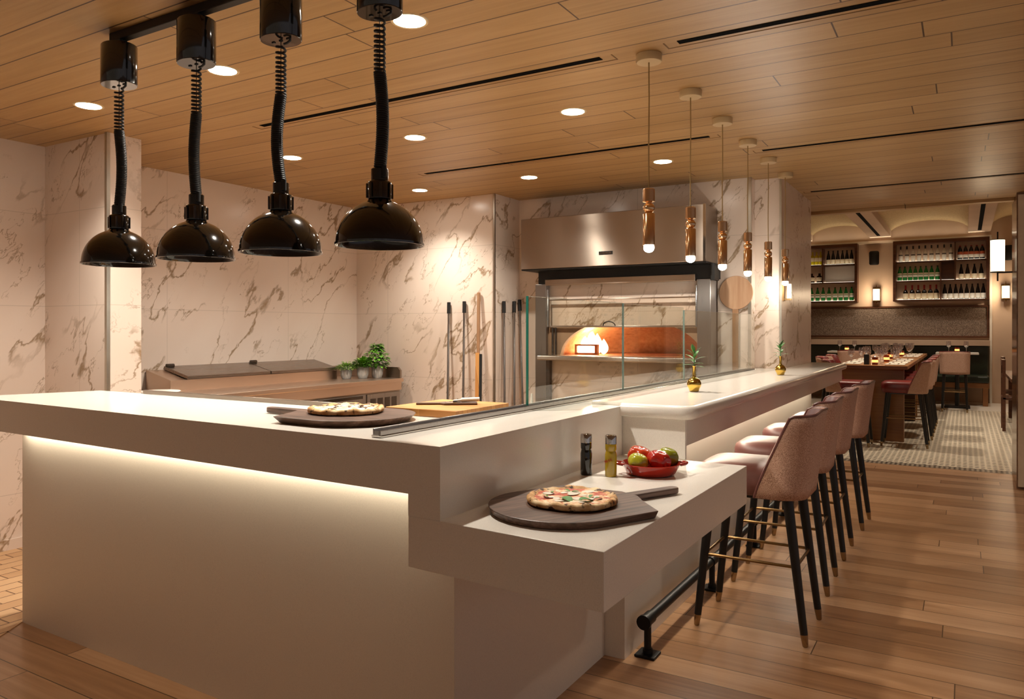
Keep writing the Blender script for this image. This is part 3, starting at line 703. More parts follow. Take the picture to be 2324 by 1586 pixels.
# butcher block, dark board, pizza wheel, squeeze bottle
t = MB().box(-.165,.165,-.185,.185,0,.027).build('butcher_block', M['block'], None, loc=(-1.745, 2.435, 1.0757), bevel=.002); tag(t, 'thick end-grain butcher block on the pass beside the glass screen', 'chopping board')
t = MB().prism([(-.10,-.03),(.03,-.035),(.045,-.014),(.14,-.012),(.14,.012),(.045,.014),(.03,.035),(-.10,.03)], 0, .008).build('serving_paddle', M['peel'], None, loc=(-1.74, 2.45, 1.1032), rot=(0,0,math.radians(215)), bevel=.002); tag(t, 'small dark wooden paddle lying on the butcher block', 'board')
t = thing('pizza_cutter', 'pizza wheel with a white handle lying on the dark paddle', 'pizza cutter', (-1.735, 2.45, 1.1115), math.radians(35))
MB().lathe([(0,0),(.03,.0005),(.03,.0015),(0,.003)], 24).build('wheel', M['chrome'], t, smooth=50)
MB().tube([(.0,0,.006),(.03,0,.008),(.035,0,.009),(.105,0,.012)], [.004,.005,.009,.008], 10).build('handle', M['plastic_white'], t, smooth=50)

# stainless work counter behind the glass
t = thing('work_counter', 'stainless work counter behind the glass screen', 'counter', (-1.88, 4.3, .004))
MB().box(-.32,.335,-1.55,1.45,.86,.90).build('top', M['steel'], t, bevel=.004)
MB().box(-.30,.33,-1.52,1.42,.1,.86).build('body', M['steel_z'], t)
MB().box(-.27,.30,-1.48,1.38,0,.1).build('plinth', M['steel_dark'], t)
t = thing('squeeze_bottle', 'white squeeze bottle with a pointed nozzle behind the glass screen', 'bottle', (-1.62, 2.88, .9045))
MB().lathe([(0,0),(.028,0),(.03,.004),(.03,.115),(.026,.125),(0,.125)], 24).build('bottle', M['plastic_white'], t, smooth=40)
MB().lathe([(0,.1255),(.026,.1255),(.026,.138),(.010,.142),(.0035,.215),(0,.215)], 20).build('nozzle', M['plastic_white'], t, smooth=40)

# ================================================================== KITCHEN
pt = thing('prep_table', 'stainless refrigerated prep table along the left marble wall, with two hinged lids', 'prep table', (-4.8, 4.25, .004))
def pbox(x0,x1,y0,y1,z0,z1): return MB().box(x0+4.8, x1+4.8, y0-4.25, y1-4.25, z0-.004, z1-.004)
pbox(-5.19,-4.45,3.02,5.50,.915,.95).build('top', M['steel_y'], pt, bevel=.004)
pbox(-5.19,-4.48,3.05,5.48,.16,.914).build('cabinet', M['steel'], pt)
pbox(-4.485,-4.46,3.05,5.48,.845,.9145).build('apron', M['steel_y'], pt)
for k, (a, b) in enumerate([(3.06,3.7),(3.72,4.36),(4.38,5.0)]):
    d = pbox(-4.48,-4.462,a,b,.2,.83).build('door', M['steel_z'], pt, bevel=.003)
    pbox(-4.462,-4.452,a+.05,b-.05,.80,.825).build('door_handle', M['steel_dark'], d)
g = pbox(-4.48,-4.465,5.02,5.46,.2,.83).build('vent_panel', M['steel_z'], pt)
for q in range(4): pbox(-4.466,-4.463,5.06+q*.095,5.06+q*.095+.07,.5,.79).build('vent_grille', M['steel_dark'], g)
T = Matrix.Identity(4)
r = MB(); pr_ = [(-4.90,.95),(-4.90,1.03),(-5.17,1.095),(-5.19,1.095),(-5.19,.95)]
def xz_prism(mb, poly, y0, y1):
    n = len(poly); A = [mb._v((x+4.8, y0-4.25, z-.004)) for x, z in poly]; B = [mb._v((x+4.8, y1-4.25, z-.004)) for x, z in poly]
    mb.bm.faces.new(A); mb.bm.faces.new(B[::-1])
    for i in range(n): mb.bm.faces.new([A[i], B[i], B[(i+1)%n], A[(i+1)%n]])
    return mb
xz_prism(r, pr_, 3.42, 5.10).build('raised_rail', M['steel_y'], pt)
for k, (a, b) in enumerate([(3.55,4.32),(4.33,5.08)]):
    l = xz_prism(MB(), [(-4.885,1.034),(-4.885,1.056),(-5.165,1.122),(-5.175,1.10)], a, b).build('lid', M['steel_lid'], pt)
    h = MB(); h.cyl((-5.15+4.8,a+.01-4.25,1.122),(-5.15+4.8,a+.07-4.25,1.122),.014); h.build('hinge', M['steel_dark'], l, smooth=40)
xz_prism(MB(), [(-4.47,.951),(-4.47,1.02),(-4.50,1.05),(-5.19,1.05),(-5.19,.951)], 5.47, 5.495).build('end_upstand', M['steel'], pt)
xz_prism(MB(), [(-5.175,.951),(-5.175,1.05),(-5.19,1.05),(-5.19,.951)], 5.11, 5.469).build('rear_upstand', M['steel_y'], pt)
for x in (-4.52,-5.15):
    for y in (3.1,5.44): MB().cyl((x+4.8,y-4.25,0),(x+4.8,y-4.25,.156),.022).build('leg', M['steel_z'], pt, smooth=40)
t = MB().lathe([(0,0),(.105,0),(.135,.022),(.14,.024),(.137,.027),(.104,.006),(0,.005)], 40).build('plate', M['ceramic'], None, loc=(-4.74, 3.22, .9505), smooth=50); tag(t, 'round white plate on the near end of the prep table', 'plate')

def herb(label, x, y, kind, plab):
    t = thing('potted_herb', label, 'potted herb', (x, y, .9505), 0, 'potted herbs on the prep table')
    MB().lathe([(0,0),(.036,0),(.040,.006),(.050,.04),(.0535,.108),(.0555,.113),(.051,.113),(.049,.09),(0,.09)], 60, flute=.035, nf=20).build('pot', M['ceramic'], t, smooth=50)
    MB().lathe([(0,.094),(.048,.094)], 24).build('soil', M['soil'], t)
    rnd = random.Random(x*100); lf = MB()
    def rv(): return Vector((rnd.gauss(0,1), rnd.gauss(0,1), rnd.gauss(0,1))).normalized()
    if kind == 'basil':
        for k in range(300):
            h = rnd.random(); r = (.045+.05*math.sin(PI*min(1, h*1.1+.08)))*math.sqrt(rnd.random()); a = rnd.uniform(0, 6.28)
            if h > .6: r *= .8; 
            p = (r*math.cos(a)-.02*max(0,h-.4), r*math.sin(a), .105+.205*h)
            d = Vector((math.cos(a), math.sin(a), rnd.uniform(-.2,.7))); lf.leaf(p, d, (0,0,1), rnd.uniform(.034,.05), rnd.uniform(.024,.036), .45, 3)
        m = M['leaf']
    elif kind == 'parsley':
        for k in range(620):
            v = rv(); v.z = abs(v.z); r = rnd.random()**.4
            p = (v.x*.088*r, v.y*.088*r, .10+v.z*.085*r); lf.leaf(p, Vector((v.x, v.y, .4+rnd.random()*.5)), (0,0,1), rnd.uniform(.022,.036), rnd.uniform(.014,.024), .5, 3)
        m = M['parsley']
    else:
        for k in range(700):
            v = rv(); v.z = abs(v.z); r = rnd.random()**.45
            p = (v.x*.095*r, v.y*.095*r, .085+v.z*.065*r*(1.1-r*.3)); lf.leaf(p, Vector((v.x, v.y, .2+rnd.random()*.6)), (0,0,1), rnd.uniform(.018,.030), rnd.uniform(.007,.012), .5, 2)
        m = M['thyme']
    lf.build('foliage', m, t, smooth=80, fixn=False)
    sm = MB()
    for k in range(8):
        a = k*.8; sm.tube([(.012*math.cos(a), .012*math.sin(a), .09), (.04*math.cos(a), .04*math.sin(a), .16 if kind != 'basil' else .24)], .0018, 5)
    sm.build('stems', m, t)
herb('low feathery thyme in a white fluted pot, leftmost of the three herb pots', -4.815, 5.13, 'thyme', '')
herb('bushy parsley in a white fluted pot, middle of the three herb pots', -4.72, 5.245, 'parsley', '')
herb('tall basil in a white fluted pot, rightmost of the three herb pots', -4.66, 5.375, 'basil', '')

# long oven tools leaning on the marble
tl = ['long steel oven tool with a black grip, leftmost against the back wall', 'long steel oven tool with a black grip, second from the left', None,
      'long steel oven tool with a black grip, first one right of the wooden brush', 'long steel oven tool with a black grip, second one right of the wooden brush', 'long thin steel oven tool with a black grip, nearest the steel oven post']
for k, (xt, zt) in enumerate([(-4.057,1.646),(-3.886,1.651),(-3.729,1.727),(-3.46,1.643),(-3.352,1.641),(-3.30,1.66)]):
    xf = xt*.985+.012; yt, yf = (5.665, 5.53) if k < 3 else (5.95, 5.70)
    if k >= 3: xt, xf, zt, yt, yf = [(-3.543, -3.44, 1.649, 5.79, 5.64), (-3.543, -3.44, 1.654, 5.97, 5.80), (-3.538, -3.40, 1.673, 6.06, 5.92)][k-3]
    A = Vector((xf, yf, .004)); Bv = Vector((xt, yt, zt)); P = lambda s_: tuple((A+(Bv-A)*s_) - A)
    if k == 2:
        t = thing('oven_brush', 'wooden-handled oven brush with a long dark bristle head, leaning on the marble', 'brush', tuple(A))
        MB().tube([P(.0), P(.62), P(.66), P(1)], [.012, .012, .014, .016], 10).build('handle', M['handlewood'], t, smooth=50)
        d = Bv-A; Rm = d.to_track_quat('Z', 'Y').to_matrix().to_4x4()
        MB().box(-.012,.022,-.02,.02,.45,1.19, Rm).build('head', M['block'], t)
        MB().box(-.034,-.0125,-.022,.022,.46,1.18, Rm).build('bristles', M['black'], t)
    else:
        t = thing('oven_tool', tl[k], 'oven tool', tuple(A), 0, 'long oven tools leaning on the marble')
        MB().tube([P(0), P(.945)], .0105, 10).build('shaft', M['steel_z'], t, smooth=50)
        MB().tube([P(.938), P(1)], .0165, 12).build('grip', M['black'], t, smooth=50)
        d = Bv-A; Rm = d.to_track_quat('Z', 'Y').to_matrix().to_4x4()
        MB().box(-.05,.05,-.004,.004,.0,.16, Rm).build('head', M['steel_z'], t)

# ---- pizza oven
ov = thing('pizza_oven', 'built-in stone-hearth pizza oven with steel posts, a glass lift door and a glowing brick chamber', 'oven', (-2.5, 5.95, 0))
def ob(mb, x0,x1,y0,y1,z0,z1): return mb.box(x0+2.5, x1+2.5, y0-5.95, y1-5.95, z0, z1)
ob(MB(),-3.30,-3.19,5.93,6.10,.004,1.80).build('post', M['steel_z'], ov, bevel=.004)
ob(MB(),-1.83,-1.72,5.93,6.10,.004,1.80).build('post', M['steel_z'], ov, bevel=.004)
ob(MB(),-3.185,-1.835,5.90,5.94,1.785,1.838).build('header', M['steel'], ov, bevel=.004)
ob(MB(),-3.19,-1.83,5.99,6.03,1.42,1.80).build('upper_panel', M['marble_xz'], ov)
ob(MB(),-3.19,-1.83,5.97,6.02,.004,1.129).build('lower_panel', M['marble_xz'], ov)
h = MB(); ob(h,-3.215,-1.80,5.79,6.02,1.130,1.172); h.build('hearth_shelf', M['steel'], ov, bevel=.012, bseg=4)
ob(MB(),-3.185,-3.15,5.92,5.965,.004,1.129).build('support_leg', M['steel_dark'], ov)
# stone face with an arched mouth
fa = MB(); cx, rx, rz_ = -2.43, .635, .315; xs = [-3.19+1.36*i/68 for i in range(69)]
def az(x):
    q = (x-cx)/rx; return 1.172+(rz_*math.sqrt(1-q*q) if abs(q) < 1 else 0)
for a, b in zip(xs, xs[1:]):
    za, zb = min(az(a), 1.4185), min(az(b), 1.4185)
    P = [(a,5.97,za),(b,5.97,zb),(b,6.03,zb),(a,6.03,za),(a,5.97,1.4195),(b,5.97,1.4195),(b,6.03,1.4195),(a,6.03,1.4195)]
    V = [fa._v((x+2.5, y-5.95, z)) for x, y, z in P]
    for f_ in ((0,3,2,1),(4,5,6,7),(0,1,5,4),(2,3,7,6)): fa.bm.faces.new([V[k] for k in f_])
fa.build('arch_face', M['stone'], ov)
dn = MB()
def cham(u, v):
    a = PI*u; s_ = math.sqrt(max(0.0, 1-v**2.2))
    return (cx+2.5+(rx+.03)*math.cos(a)*(.25+.75*s_), .085+.85*v, 1.1725+(rz_+.02)*math.sin(a)*s_)
dn.grid(cham, 33, 14); o = dn.build('brick_chamber', M['brick'], ov, smooth=70)
o.modifiers.new('solid', 'SOLIDIFY').thickness = .03; o.modifiers['solid'].offset = 1
ob(MB(),-3.1,-1.76,6.03,6.9,1.13,1.172).build('brick_floor', M['brick'], ov)
# lift door
dr = ob(MB(),-3.15,-1.845,5.945,5.951,1.432,1.652).build('door_glass', M['glass_door'], ov)
r = MB(); ob(r,-3.16,-1.84,5.94,5.956,1.652,1.664); ob(r,-3.16,-1.84,5.94,5.956,1.416,1.432); ob(r,-3.165,-3.15,5.94,5.956,1.416,1.664); ob(r,-1.845,-1.83,5.94,5.956,1.416,1.664)
r.build('door_frame', M['steel'], dr, bevel=.002)
MB().tube([(-2.58+2.5+.055*math.cos(a), -.03-.012*math.sin(a), 1.43+.035*math.sin(a)) for a in [PI*k/10 for k in range(11)]], .005, 8).build('door_handle', M['black'], dr, smooth=60)
for x in (-3.178, -1.838): MB().cyl((x+2.5,-.015,1.42),(x+2.5,-.015,1.75),.008).build('door_guide', M['chrome'], ov, smooth=40)
for x in (-3.135, -3.105): MB().cyl((x+2.5,0.0,1.173),(x+2.5,0.0,1.415),.009).build('side_pipe', M['steel_dark'], ov, smooth=40)
# burner and flame
bg = MB(); ob(bg,-3.02,-2.80,6.16,6.20,1.1725,1.19); ob(bg,-3.02,-2.80,6.16,6.20,1.25,1.265); ob(bg,-2.825,-2.80,6.16,6.20,1.19,1.25); ob(bg,-3.02,-3.0,6.16,6.20,1.19,1.25)
bgo = bg.build('burner_guard', M['brick'], ov)
ob(MB(),-3.0,-2.825,6.185,6.19,1.19,1.25).build('burner_window', M['burner'], bgo)
fl_ = MB()
for k, (x, hh, rr) in enumerate([(-2.99,.17,.045),(-2.93,.22,.055),(-2.86,.19,.05),(-2.80,.14,.04)]):
    fl_.lathe([(0,0)]+[(rr*math.sin(PI*q**.75), hh*q) for q in [.06,.15,.25,.35,.45,.55,.65,.75,.85,.94]]+[(0,hh)], 16, (x+2.5, .36+.02*math.sin(k*2), 1.173))
fl_.build('flame', M['flame'], ov, smooth=80)
lamp('oven_fire', 'POINT', (-2.90, 6.22, 1.39), 7.5, (1, .78, .52), shadow_soft_size=.06)

# ---- hood
hd = thing('extraction_hood', 'wide brushed steel extraction hood above the pizza oven', 'extractor hood', (-2.54, 5.95, 1.926))
def hb(x0,x1,y0,y1,z0,z1): return MB().box(x0+2.54, x1+2.54, y0-5.95, y1-5.95, z0-1.926, z1-1.926)
hb(-3.36,-1.716,5.78,6.108,1.926,2.366).build('canopy', M['steel'], hd, bevel=.004)
hb(-1.735,-1.714,5.777,5.785,1.926,2.368).build('corner_strip', M['chrome'], hd)
hb(-3.36,-1.716,5.79,6.10,1.915,1.9255).build('underside', M['black'], hd)
hb(-3.275,-1.69,5.945,6.105,1.802,1.914).build('filter_recess', M['black'], hd)
hb(-1.70,-1.672,5.87,6.0,1.785,1.914).build('side_flange', M['black'], hd)
lg = hb(-2.612,-2.488,5.7785,5.780,2.017,2.045).build('name_plate', M['black'], hd)
q = MB(); rnd = random.Random(4)
for k in range(8):
    x = -2.604+k*.0135; q.box(x+2.54, x+2.54+.009, 5.7778-5.95, 5.7784-5.95, .097, .113)
q.build('lettering', M['chrome'], lg)

# round wooden peel on the wall
t = thing('round_wooden_peel', 'round pale wooden peel with a long handle hanging on the marble right of the oven', 'pizza peel', (-1.563, 6.09, 0))
def disc():
    mb = MB(); mb.lathe([(0,-.007),(.131,-.007),(.134,-.004),(.134,.004),(.131,.007),(0,.007)], 56); mb.bm.transform(Matrix.Translation((0,0,1.69)) @ Matrix.Rotation(PI/2, 4, 'X')); return mb
disc().build('blade', M['pale'], t, smooth=40)
MB().box(-.028,.02,-.009,.009,1.06,1.565).build('handle', M['handlewood'], t, bevel=.005)

# ================================================================== DINING ROOM
# bottle shelves
def shelf(label, x0, x1, z0, z1, shelves, divs, wood=None, glow=None):
    t = thing('bottle_shelf', label, 'wall shelf', ((x0+x1)/2, 16.985, z0), 0, 'bottle shelves on the far wall'); ox = (x0+x1)/2
    f = MB()
    def B(mb, a, b, y0, y1, c, d): return mb.box(a-ox, b-ox, y0-16.985, y1-16.985, c-z0, d-z0)
    B(f, x0, x1, 16.74, 16.985, z1-.06, z1); B(f, x0, x1, 16.74, 16.985, z0, z0+.03); B(f, x0, x0+.05, 16.74, 16.985, z0+.03, z1-.06); B(f, x1-.05, x1, 16.74, 16.985, z0+.03, z1-.06)
    f.build('frame', M['walnut'], t)
    B(MB(), x0+.05, x1-.05, 16.965, 16.985, z0+.03, z1-.06).build('back_panel', M['plaster'], t)
    for a, b, z in shelves: B(MB(), a, b, 16.75, 16.964, z-.022, z).build('shelf', M['walnut'], t)
    for x, a, b in divs: B(MB(), x-.012, x+.012, 16.75, 16.964, a, b).build('divider', M['walnut'], t)
    for a, b, z in shelves + [(x0+.05, x1-.05, z0+.03)]:
        B(MB(), a+.02, b-.02, 16.95, 16.962, z+.0005, z+.004).build('led_strip', M['led'], t); B(MB(), a+.02, b-.02, 16.775, 16.79, z+.0005, z+.003).build('led_strip', M['led_soft'], t)
    if wood: B(MB(), wood[0], wood[1], 16.90, 16.948, wood[2], wood[3]).build('wood_back', M['walnut'], t)
    if glow: B(MB(), glow[0], glow[1], 16.945, 16.949, glow[2], glow[3]).build('white_back', M['white'], t)
    return t
shelf('walnut bottle shelf with nine clear bottles along its top row', -1.222, .395, 1.95, 3.135,
      [(-1.172,-.173,2.727), (-.149,.345,2.727), (-1.172,.345,2.352)], [(-.161,2.353,3.07), (-.40,1.981,2.33), (-.40,2.353,2.705)], wood=(-.385,-.175,2.36,2.70))
shelf('walnut bottle shelf half hidden by the marble column', -3.05, -1.87, 1.95, 3.135,
      [(-3.0,-2.537,2.73), (-2.513,-1.92,2.73), (-3.0,-1.92,2.362)], [(-2.525,2.363,3.07)], glow=(-2.505,-1.925,2.375,2.70))
BP = dict(
 clear=dict(h=.31, r=.035, prof=[(0,0),(.95,0),(1,.02),(1,.56),(.85,.66),(.35,.74),(.33,.97),(0,.97)], mat='g_clear', cap='black', capz=(.80,1.0,.40), lab=[('lab_black',.40,.46),('lab_white',.06,.36)]),
 red=dict(h=.27, r=.042, prof=[(0,0),(.95,0),(1,.02),(1,.55),(.8,.72),(.35,.90),(.3,.96),(0,.96)], mat='g_dark', cap='cap_red', capz=(.93,1.0,.36), lab=[('lab_white',.14,.36),('lab_red',.365,.56)]),
 green=dict(h=.285, r=.040, prof=[(0,0),(.95,0),(1,.02),(1,.50),(.8,.66),(.36,.86),(.32,.96),(0,.96)], mat='g_green', cap='black', capz=(.93,1.0,.36), lab=[('lab_white',.26,.40),('lab_cream',.44,.53)]),
 amaro=dict(h=.29, r=.041, prof=[(0,0),(.95,0),(1,.02),(1,.38),(.8,.58),(.34,.86),(.3,.96),(0,.96)], mat='g_dark', cap='black', capz=(.94,1.0,.36), lab=[('lab_cream',.05,.36)]),
 wine=dict(h=.285, r=.045, prof=[(0,0),(.95,0),(1,.02),(1,.46),(.85,.56),(.35,.70),(.3,.96),(0,.96)], mat='g_dark', cap='cap_red', capz=(.70,1.0,.36), lab=[('lab_cream',.05,.43)]),
 dark=dict(h=.285, r=.040, prof=[(0,0),(.95,0),(1,.02),(1,.40),(.8,.60),(.34,.86),(.3,.96),(0,.96)], mat='g_dark', cap='black', capz=(.93,1.0,.36), lab=[('lab_white',.05,.37)]),
 yellow=dict(h=.28, r=.038, prof=[(0,0),(.95,0),(1,.02),(1,.62),(.8,.70),(.35,.78),(.33,.97),(0,.97)], mat='g_yellow', cap='g_yellow', capz=(.9,1.0,.38), lab=[('lab_cream',.28,.56)]),
 small=dict(h=.20, r=.055, prof=[(0,0),(.95,0),(1,.03),(1,.62),(.75,.74),(.35,.80),(.33,.97),(0,.97)], mat='g_brown', cap='g_brown', capz=(.86,1.0,.42), lab=[('lab_cream',.2,.58)]))
def bottles(kind, xs, z, lab, group):
    b0 = None; d = BP[kind]; n = len(xs)
    for k, x in enumerate(xs):
        l = lab % (ordn(k) if n > 1 else 'only')
        if b0 is None:
            b0 = MB().lathe([(r*d['r'], zz*d['h']) for r, zz in d['prof']], 20).build('bottle', M[d['mat']], None, loc=(x, 16.86, z+.0008), smooth=40)
            tag(b0, l, 'bottle', group)
            a, b_, rr = d['capz']
            MB().lathe([(rr*d['r'], a*d['h']), (rr*d['r'], b_*d['h']), (0, b_*d['h'])], 14).build('cap', M[d['cap']], b0, smooth=40)
            for m, a, b_ in d['lab']:
                MB().lathe([(d['r']*1.02, a*d['h']), (d['r']*1.02, b_*d['h'])], 20).build('label', M[m], b0, smooth=40)
        else: dup(b0, (x, 16.86, z+.0008), 0, l)
bottles('clear', [-1.094,-.984,-.876,-.771,-.665,-.559,-.454,-.345,-.231], 2.727, 'clear black-capped bottle, %s from the left of nine on the top shelf', 'clear bottles on the top shelf')
bottles('red', [-.08,.011,.102,.192,.281], 2.727, 'red-and-white-labelled dark bottle, %s from left of five, top shelf at right', 'red-labelled bottles at the top right')
bottles('green', [-1.11,-1.019,-.926,-.835,-.745,-.653,-.556,-.457], 2.352, 'green bottle, %s from the left of eight on the middle shelf', 'green bottles on the middle shelf')
bottles('amaro', [-.061,.042,.154,.264], 2.352, 'cream-labelled dark bottle, %s from the left of four on the middle shelf', 'dark bottles on the middle right shelf')
bottles('wine', [-1.007,-.891,-.786,-.683,-.579,-.477], 1.981, 'wine bottle with a red capsule, %s from the left of six on the bottom shelf', 'red-capped wine bottles')
bottles('dark', [-.335,-.243,-.152,-.063,.029,.12,.21,.297], 1.981, 'white-labelled dark bottle, %s from the left of eight, bottom shelf at right', 'dark bottles on the bottom right shelf')
bottles('amaro', [-2.428,-2.338,-2.249,-2.16,-2.076,-1.99], 2.73, 'cream-labelled dark bottle, %s from left of six above the glowing white niche', 'dark bottles above the white niche')
bottles('green', [-2.756,-2.641,-2.532,-2.419,-2.302,-2.196,-2.095,-1.988], 1.981, 'green bottle, %s from the left of eight at the bottom of the half-hidden shelf', 'green bottles on the half-hidden shelf')
bottles('yellow', [-2.738,-2.66,-2.581], 2.73, 'yellow liqueur bottle, %s from the left of three beside the marble column', 'yellow bottles')
bottles('small', [-2.752,-2.605], 2.362, 'squat brown bottle, %s from the left of two beside the white niche', 'squat brown bottles')

# wall board, ledge, banquette
wbd = thing('felt_wall_panel', 'long flecked grey felt panel in a dark wood frame below the bottle shelves', 'wall panel', (-1.3, 16.99, 1.235))
MB().box(-1.8,1.66,-.03,.005,.035,.59).build('felt', M['fabricboard'], wbd)
f = MB(); f.box(-1.85,1.70,-.045,.005,.59,.625); f.box(-1.85,1.70,-.045,.005,0,.035); f.box(1.66,1.70,-.045,.005,.035,.59); f.build('frame', M['walnut'], wbd)
cp = MB().box(-3.0,.40,16.62,16.99,1.09,1.19).build('wall_ledge', M['plaster'], None); tag(cp, 'pale plaster ledge running above the dark green banquette', 'ledge')
bq = thing('banquette', 'dark green upholstered banquette along the far wall on a wooden base', 'banquette', (-1.3, 16.6, 0))
MB().box(-1.7,1.68,.12,.38,.5,1.088).build('backrest', M['green'], bq, bevel=.02)
MB().box(-1.7,1.68,-.45,.118,.42,.55).build('seat', M['green'], bq, bevel=.03)
MB().box(-1.7,1.68,-.42,.1,.33,.419).build('rail', M['tabletop'], bq)
for x in (-1.6, 0, 1.62): MB().box(x-.04,x+.04,-.42,.1,.002,.33).build('leg', M['tabletop'], bq)

# speakers and wall lamps
for lab, x, y, z in [('black wall speaker between the two bottle shelves', -1.575, 16.9, 2.70), ('black wall speaker right of the big lamp, partly hidden', .72, 16.9, 2.69)]:
    t = thing('wall_speaker', lab, 'speaker', (x, y, z), 0, 'black wall speakers')
    MB().lathe([(0,0),(.075,0),(.092,.025),(.092,.25),(.075,.275),(0,.275)], 28, sx=1, sy=.8).build('cabinet', M['black'], t, smooth=40)
    MB().box(-.03,.03,.07,.1,.1,.17).build('bracket', M['black'], t)
for lab, x in [('small lit wall lamp between the two bottle shelves', -1.534), ('small lit wall lamp at the right, half hidden by the partition', .655)]:
    t = thing('wall_lamp', lab, 'wall lamp', (x, 16.9, 1.95), 0, 'small wall lamps')
    MB().lathe([(.062,.03),(.062,.26)], 28).build('shade', M['shade_lit'], t, smooth=60)
    MB().lathe([(0,.262),(.02,.262),(.012,.30),(0,.36)], 14).build('finial', M['bronze'], t, smooth=50)
    f = MB(); f.lathe([(0,-.03),(.01,-.03),(.012,.0),(.066,.01),(.066,.03),(0,.03)], 24); f.box(-.07,.07,.075,.098,.0,.30); f.build('frame', M['bronze'], t, smooth=40)
    lamp('wall_lamp_light', 'POINT', (x, 16.74, 2.10), 8, (1,.77,.50), shadow_soft_size=.06)
t = thing('wall_lamp', 'small lit wall lamp glowing on the side of the marble column', 'wall lamp', (-1.198, 6.30, 1.635), 0)
MB().lathe([(.017,.01),(.017,.125)], 20).build('shade', M['shade_lit'], t, smooth=60)
f = MB(); f.box(-.0455,-.034,-.028,.028,-.01,.15); f.box(-.034,.018,-.008,.008,-.004,.008); f.build('frame', M['bronze'], t)
lamp('column_lamp_light', 'POINT', (-1.16, 6.30, 1.70), .3, (1,.68,.38), shadow_soft_size=.03)
t = thing('bracket_lamp', 'large lit cylinder wall lamp on a black bracket beside the partition', 'wall lamp', (.268, 8.6, 1.95))
MB().lathe([(.058,.0),(.060,.30)], 32).build('shade', M['shade_lit'], t, smooth=60)
f = MB(); f.tube([(.0,0,-.09),(.0,0,0)], .007, 8); f.tube([(.0,0,.30),(0,0,.38)], .006, 8); f.tube([(.0,0,-.008),(.121,0,-.008)], .008, 8); f.lathe([(0,-.01),(.062,-.008),(.062,0),(0,0)], 24); f.lathe([(0,.30),(.062,.30),(.062,.306),(0,.306)], 24)
f.build('bracket', M['blackmetal'], t, smooth=40)
lamp('bracket_lamp_light', 'POINT', (.15, 8.6, 2.1), 2.4, (1,.77,.50), shadow_soft_size=.06)
# partition facing: pale panel with black marks
pf = thing('patterned_panel', 'pale panel with a column of dark printed marks on the end of the partition', 'wall panel', (.40, 7.999, 0))
MB().box(.0,.5,-.03,0,.02,2.58).build('sheet', M['panelwhite'], pf, bevel=.004)
rnd = random.Random(11); q = MB()
for k in range(44):
    z = .12+k*.055+rnd.uniform(-.01,.01); x = .055
    while x < .46:
        w_ = rnd.uniform(.012,.05); hh = rnd.uniform(.01,.036)
        if rnd.random() < .7: q.box(x, x+w_, -.0315, -.0301, z, z+hh)
        x += w_+rnd.uniform(.01,.03)
q.build('printed_marks', M['black'], pf)

# high tables
def hightable(name_lab, y0, y1):
    t = thing('high_table', name_lab, 'table', (-1.01, (y0+y1)/2, 0), 0, 'long high tables'); L = (y1-y0)/2
    MB().box(-.41,.41,-L,L,.905,.95).build('top', M['tabletop'], t, bevel=.004)
    for s_ in (-1, 1): MB().box(-.36,.36,s_*(L-.2)-.05,s_*(L-.2)+.05,.001,.904).build('pedestal', M['tabletop'], t)
    MB().box(-.05,.05,-L+.26,L-.26,.30,.42).build('stretcher', M['tabletop'], t)
    return t
hightable('long wooden high table nearest the bar, laid with napkins', 10.40, 13.3)
hightable('long wooden high table farther back, behind the first one', 13.45, 16.0)
def round_top(label, x, y):
    t = thing('white_table', label, 'table', (x, y, 0), 0, 'small white-topped tables')
    MB().box(-.33,.33,-.3,.3,.955,.985).build('top', M['white'], t, bevel=.004)
    MB().cyl((0,0,.03),(0,0,.955),.035).build('column', M['ebony'], t, smooth=40)
    MB().box(-.2,.2,-.2,.2,.001,.03).build('foot', M['ebony'], t, bevel=.004)
round_top('small white-topped table before the banquette, left of the long high tables', -1.92, 15.75)
round_top('small white-topped table before the banquette, at the right', -.12, 15.75)

stl = [('red-seated tweed stool nearest the bar end, on the right side of the long table', -.62, 10.28, 0), ('red-seated tweed stool, second along the right side of the long table', -.60, 11.1, 0),
       ('red-seated tweed stool, third along the right side of the long table', -.60, 11.9, 0), ('red-seated tweed stool, fourth along the right side of the long table', -.60, 12.68, 0),
       ('red-seated tweed stool half hidden behind the bar end, left side of the long table', -1.22, 10.05, 180), ('red-seated tweed stool, second along the left side of the long table', -1.47, 11.2, 180),
       ('red-seated tweed stool, third along the left side of the long table', -1.47, 12.1, 180),
       ('pink-backed stool seen from behind at the right white-topped table', -.15, 15.05, -90), ('pink-backed stool seen from behind at the left white-topped table', -1.74, 14.9, -90)]
d0 = None
for k, (l, x, y, a) in enumerate(stl):
    if d0 is None:
        d0 = make_stool(l, 'stools in the dining room', 'red', 'stool'); d0.location = (x, y, 0)
    else: dup(d0, (x, y, 0), math.radians(a), l)
def chair(label, x, y, rz):
    t = thing('dark_wooden_chair', label, 'chair', (x, y, 0), rz, 'dark wooden chairs at the right')
    MB().box(-.22,.22,-.22,.22,.43,.47).build('seat', M['walnut'], t, bevel=.01)
    for sx, sy in ((-1,-1),(-1,1),(1,-1),(1,1)):
        MB().box(sx*.2-.02, sx*.2+.02, sy*.2-.02, sy*.2+.02, .001, .43 if sx > 0 else .98).build('leg', M['walnut'], t)
    b_ = MB(); b_.box(-.225,-.185,-.18,.18,.9,.98); b_.box(-.215,-.19,-.18,.18,.72,.78); b_.build('back_rail', M['walnut'], t)
    return t
chair('dark wooden chair at the right edge of the dining room, nearer one', .66, 12.6, 0)
chair('dark wooden chair at the right edge of the dining room, farther one', .70, 13.8, 0)
t = MB().box(.52,1.5,11.9,14.4,.70,.745).build('dark_table', M['walnut'], None, bevel=.004); t.location = (.0,0,0)
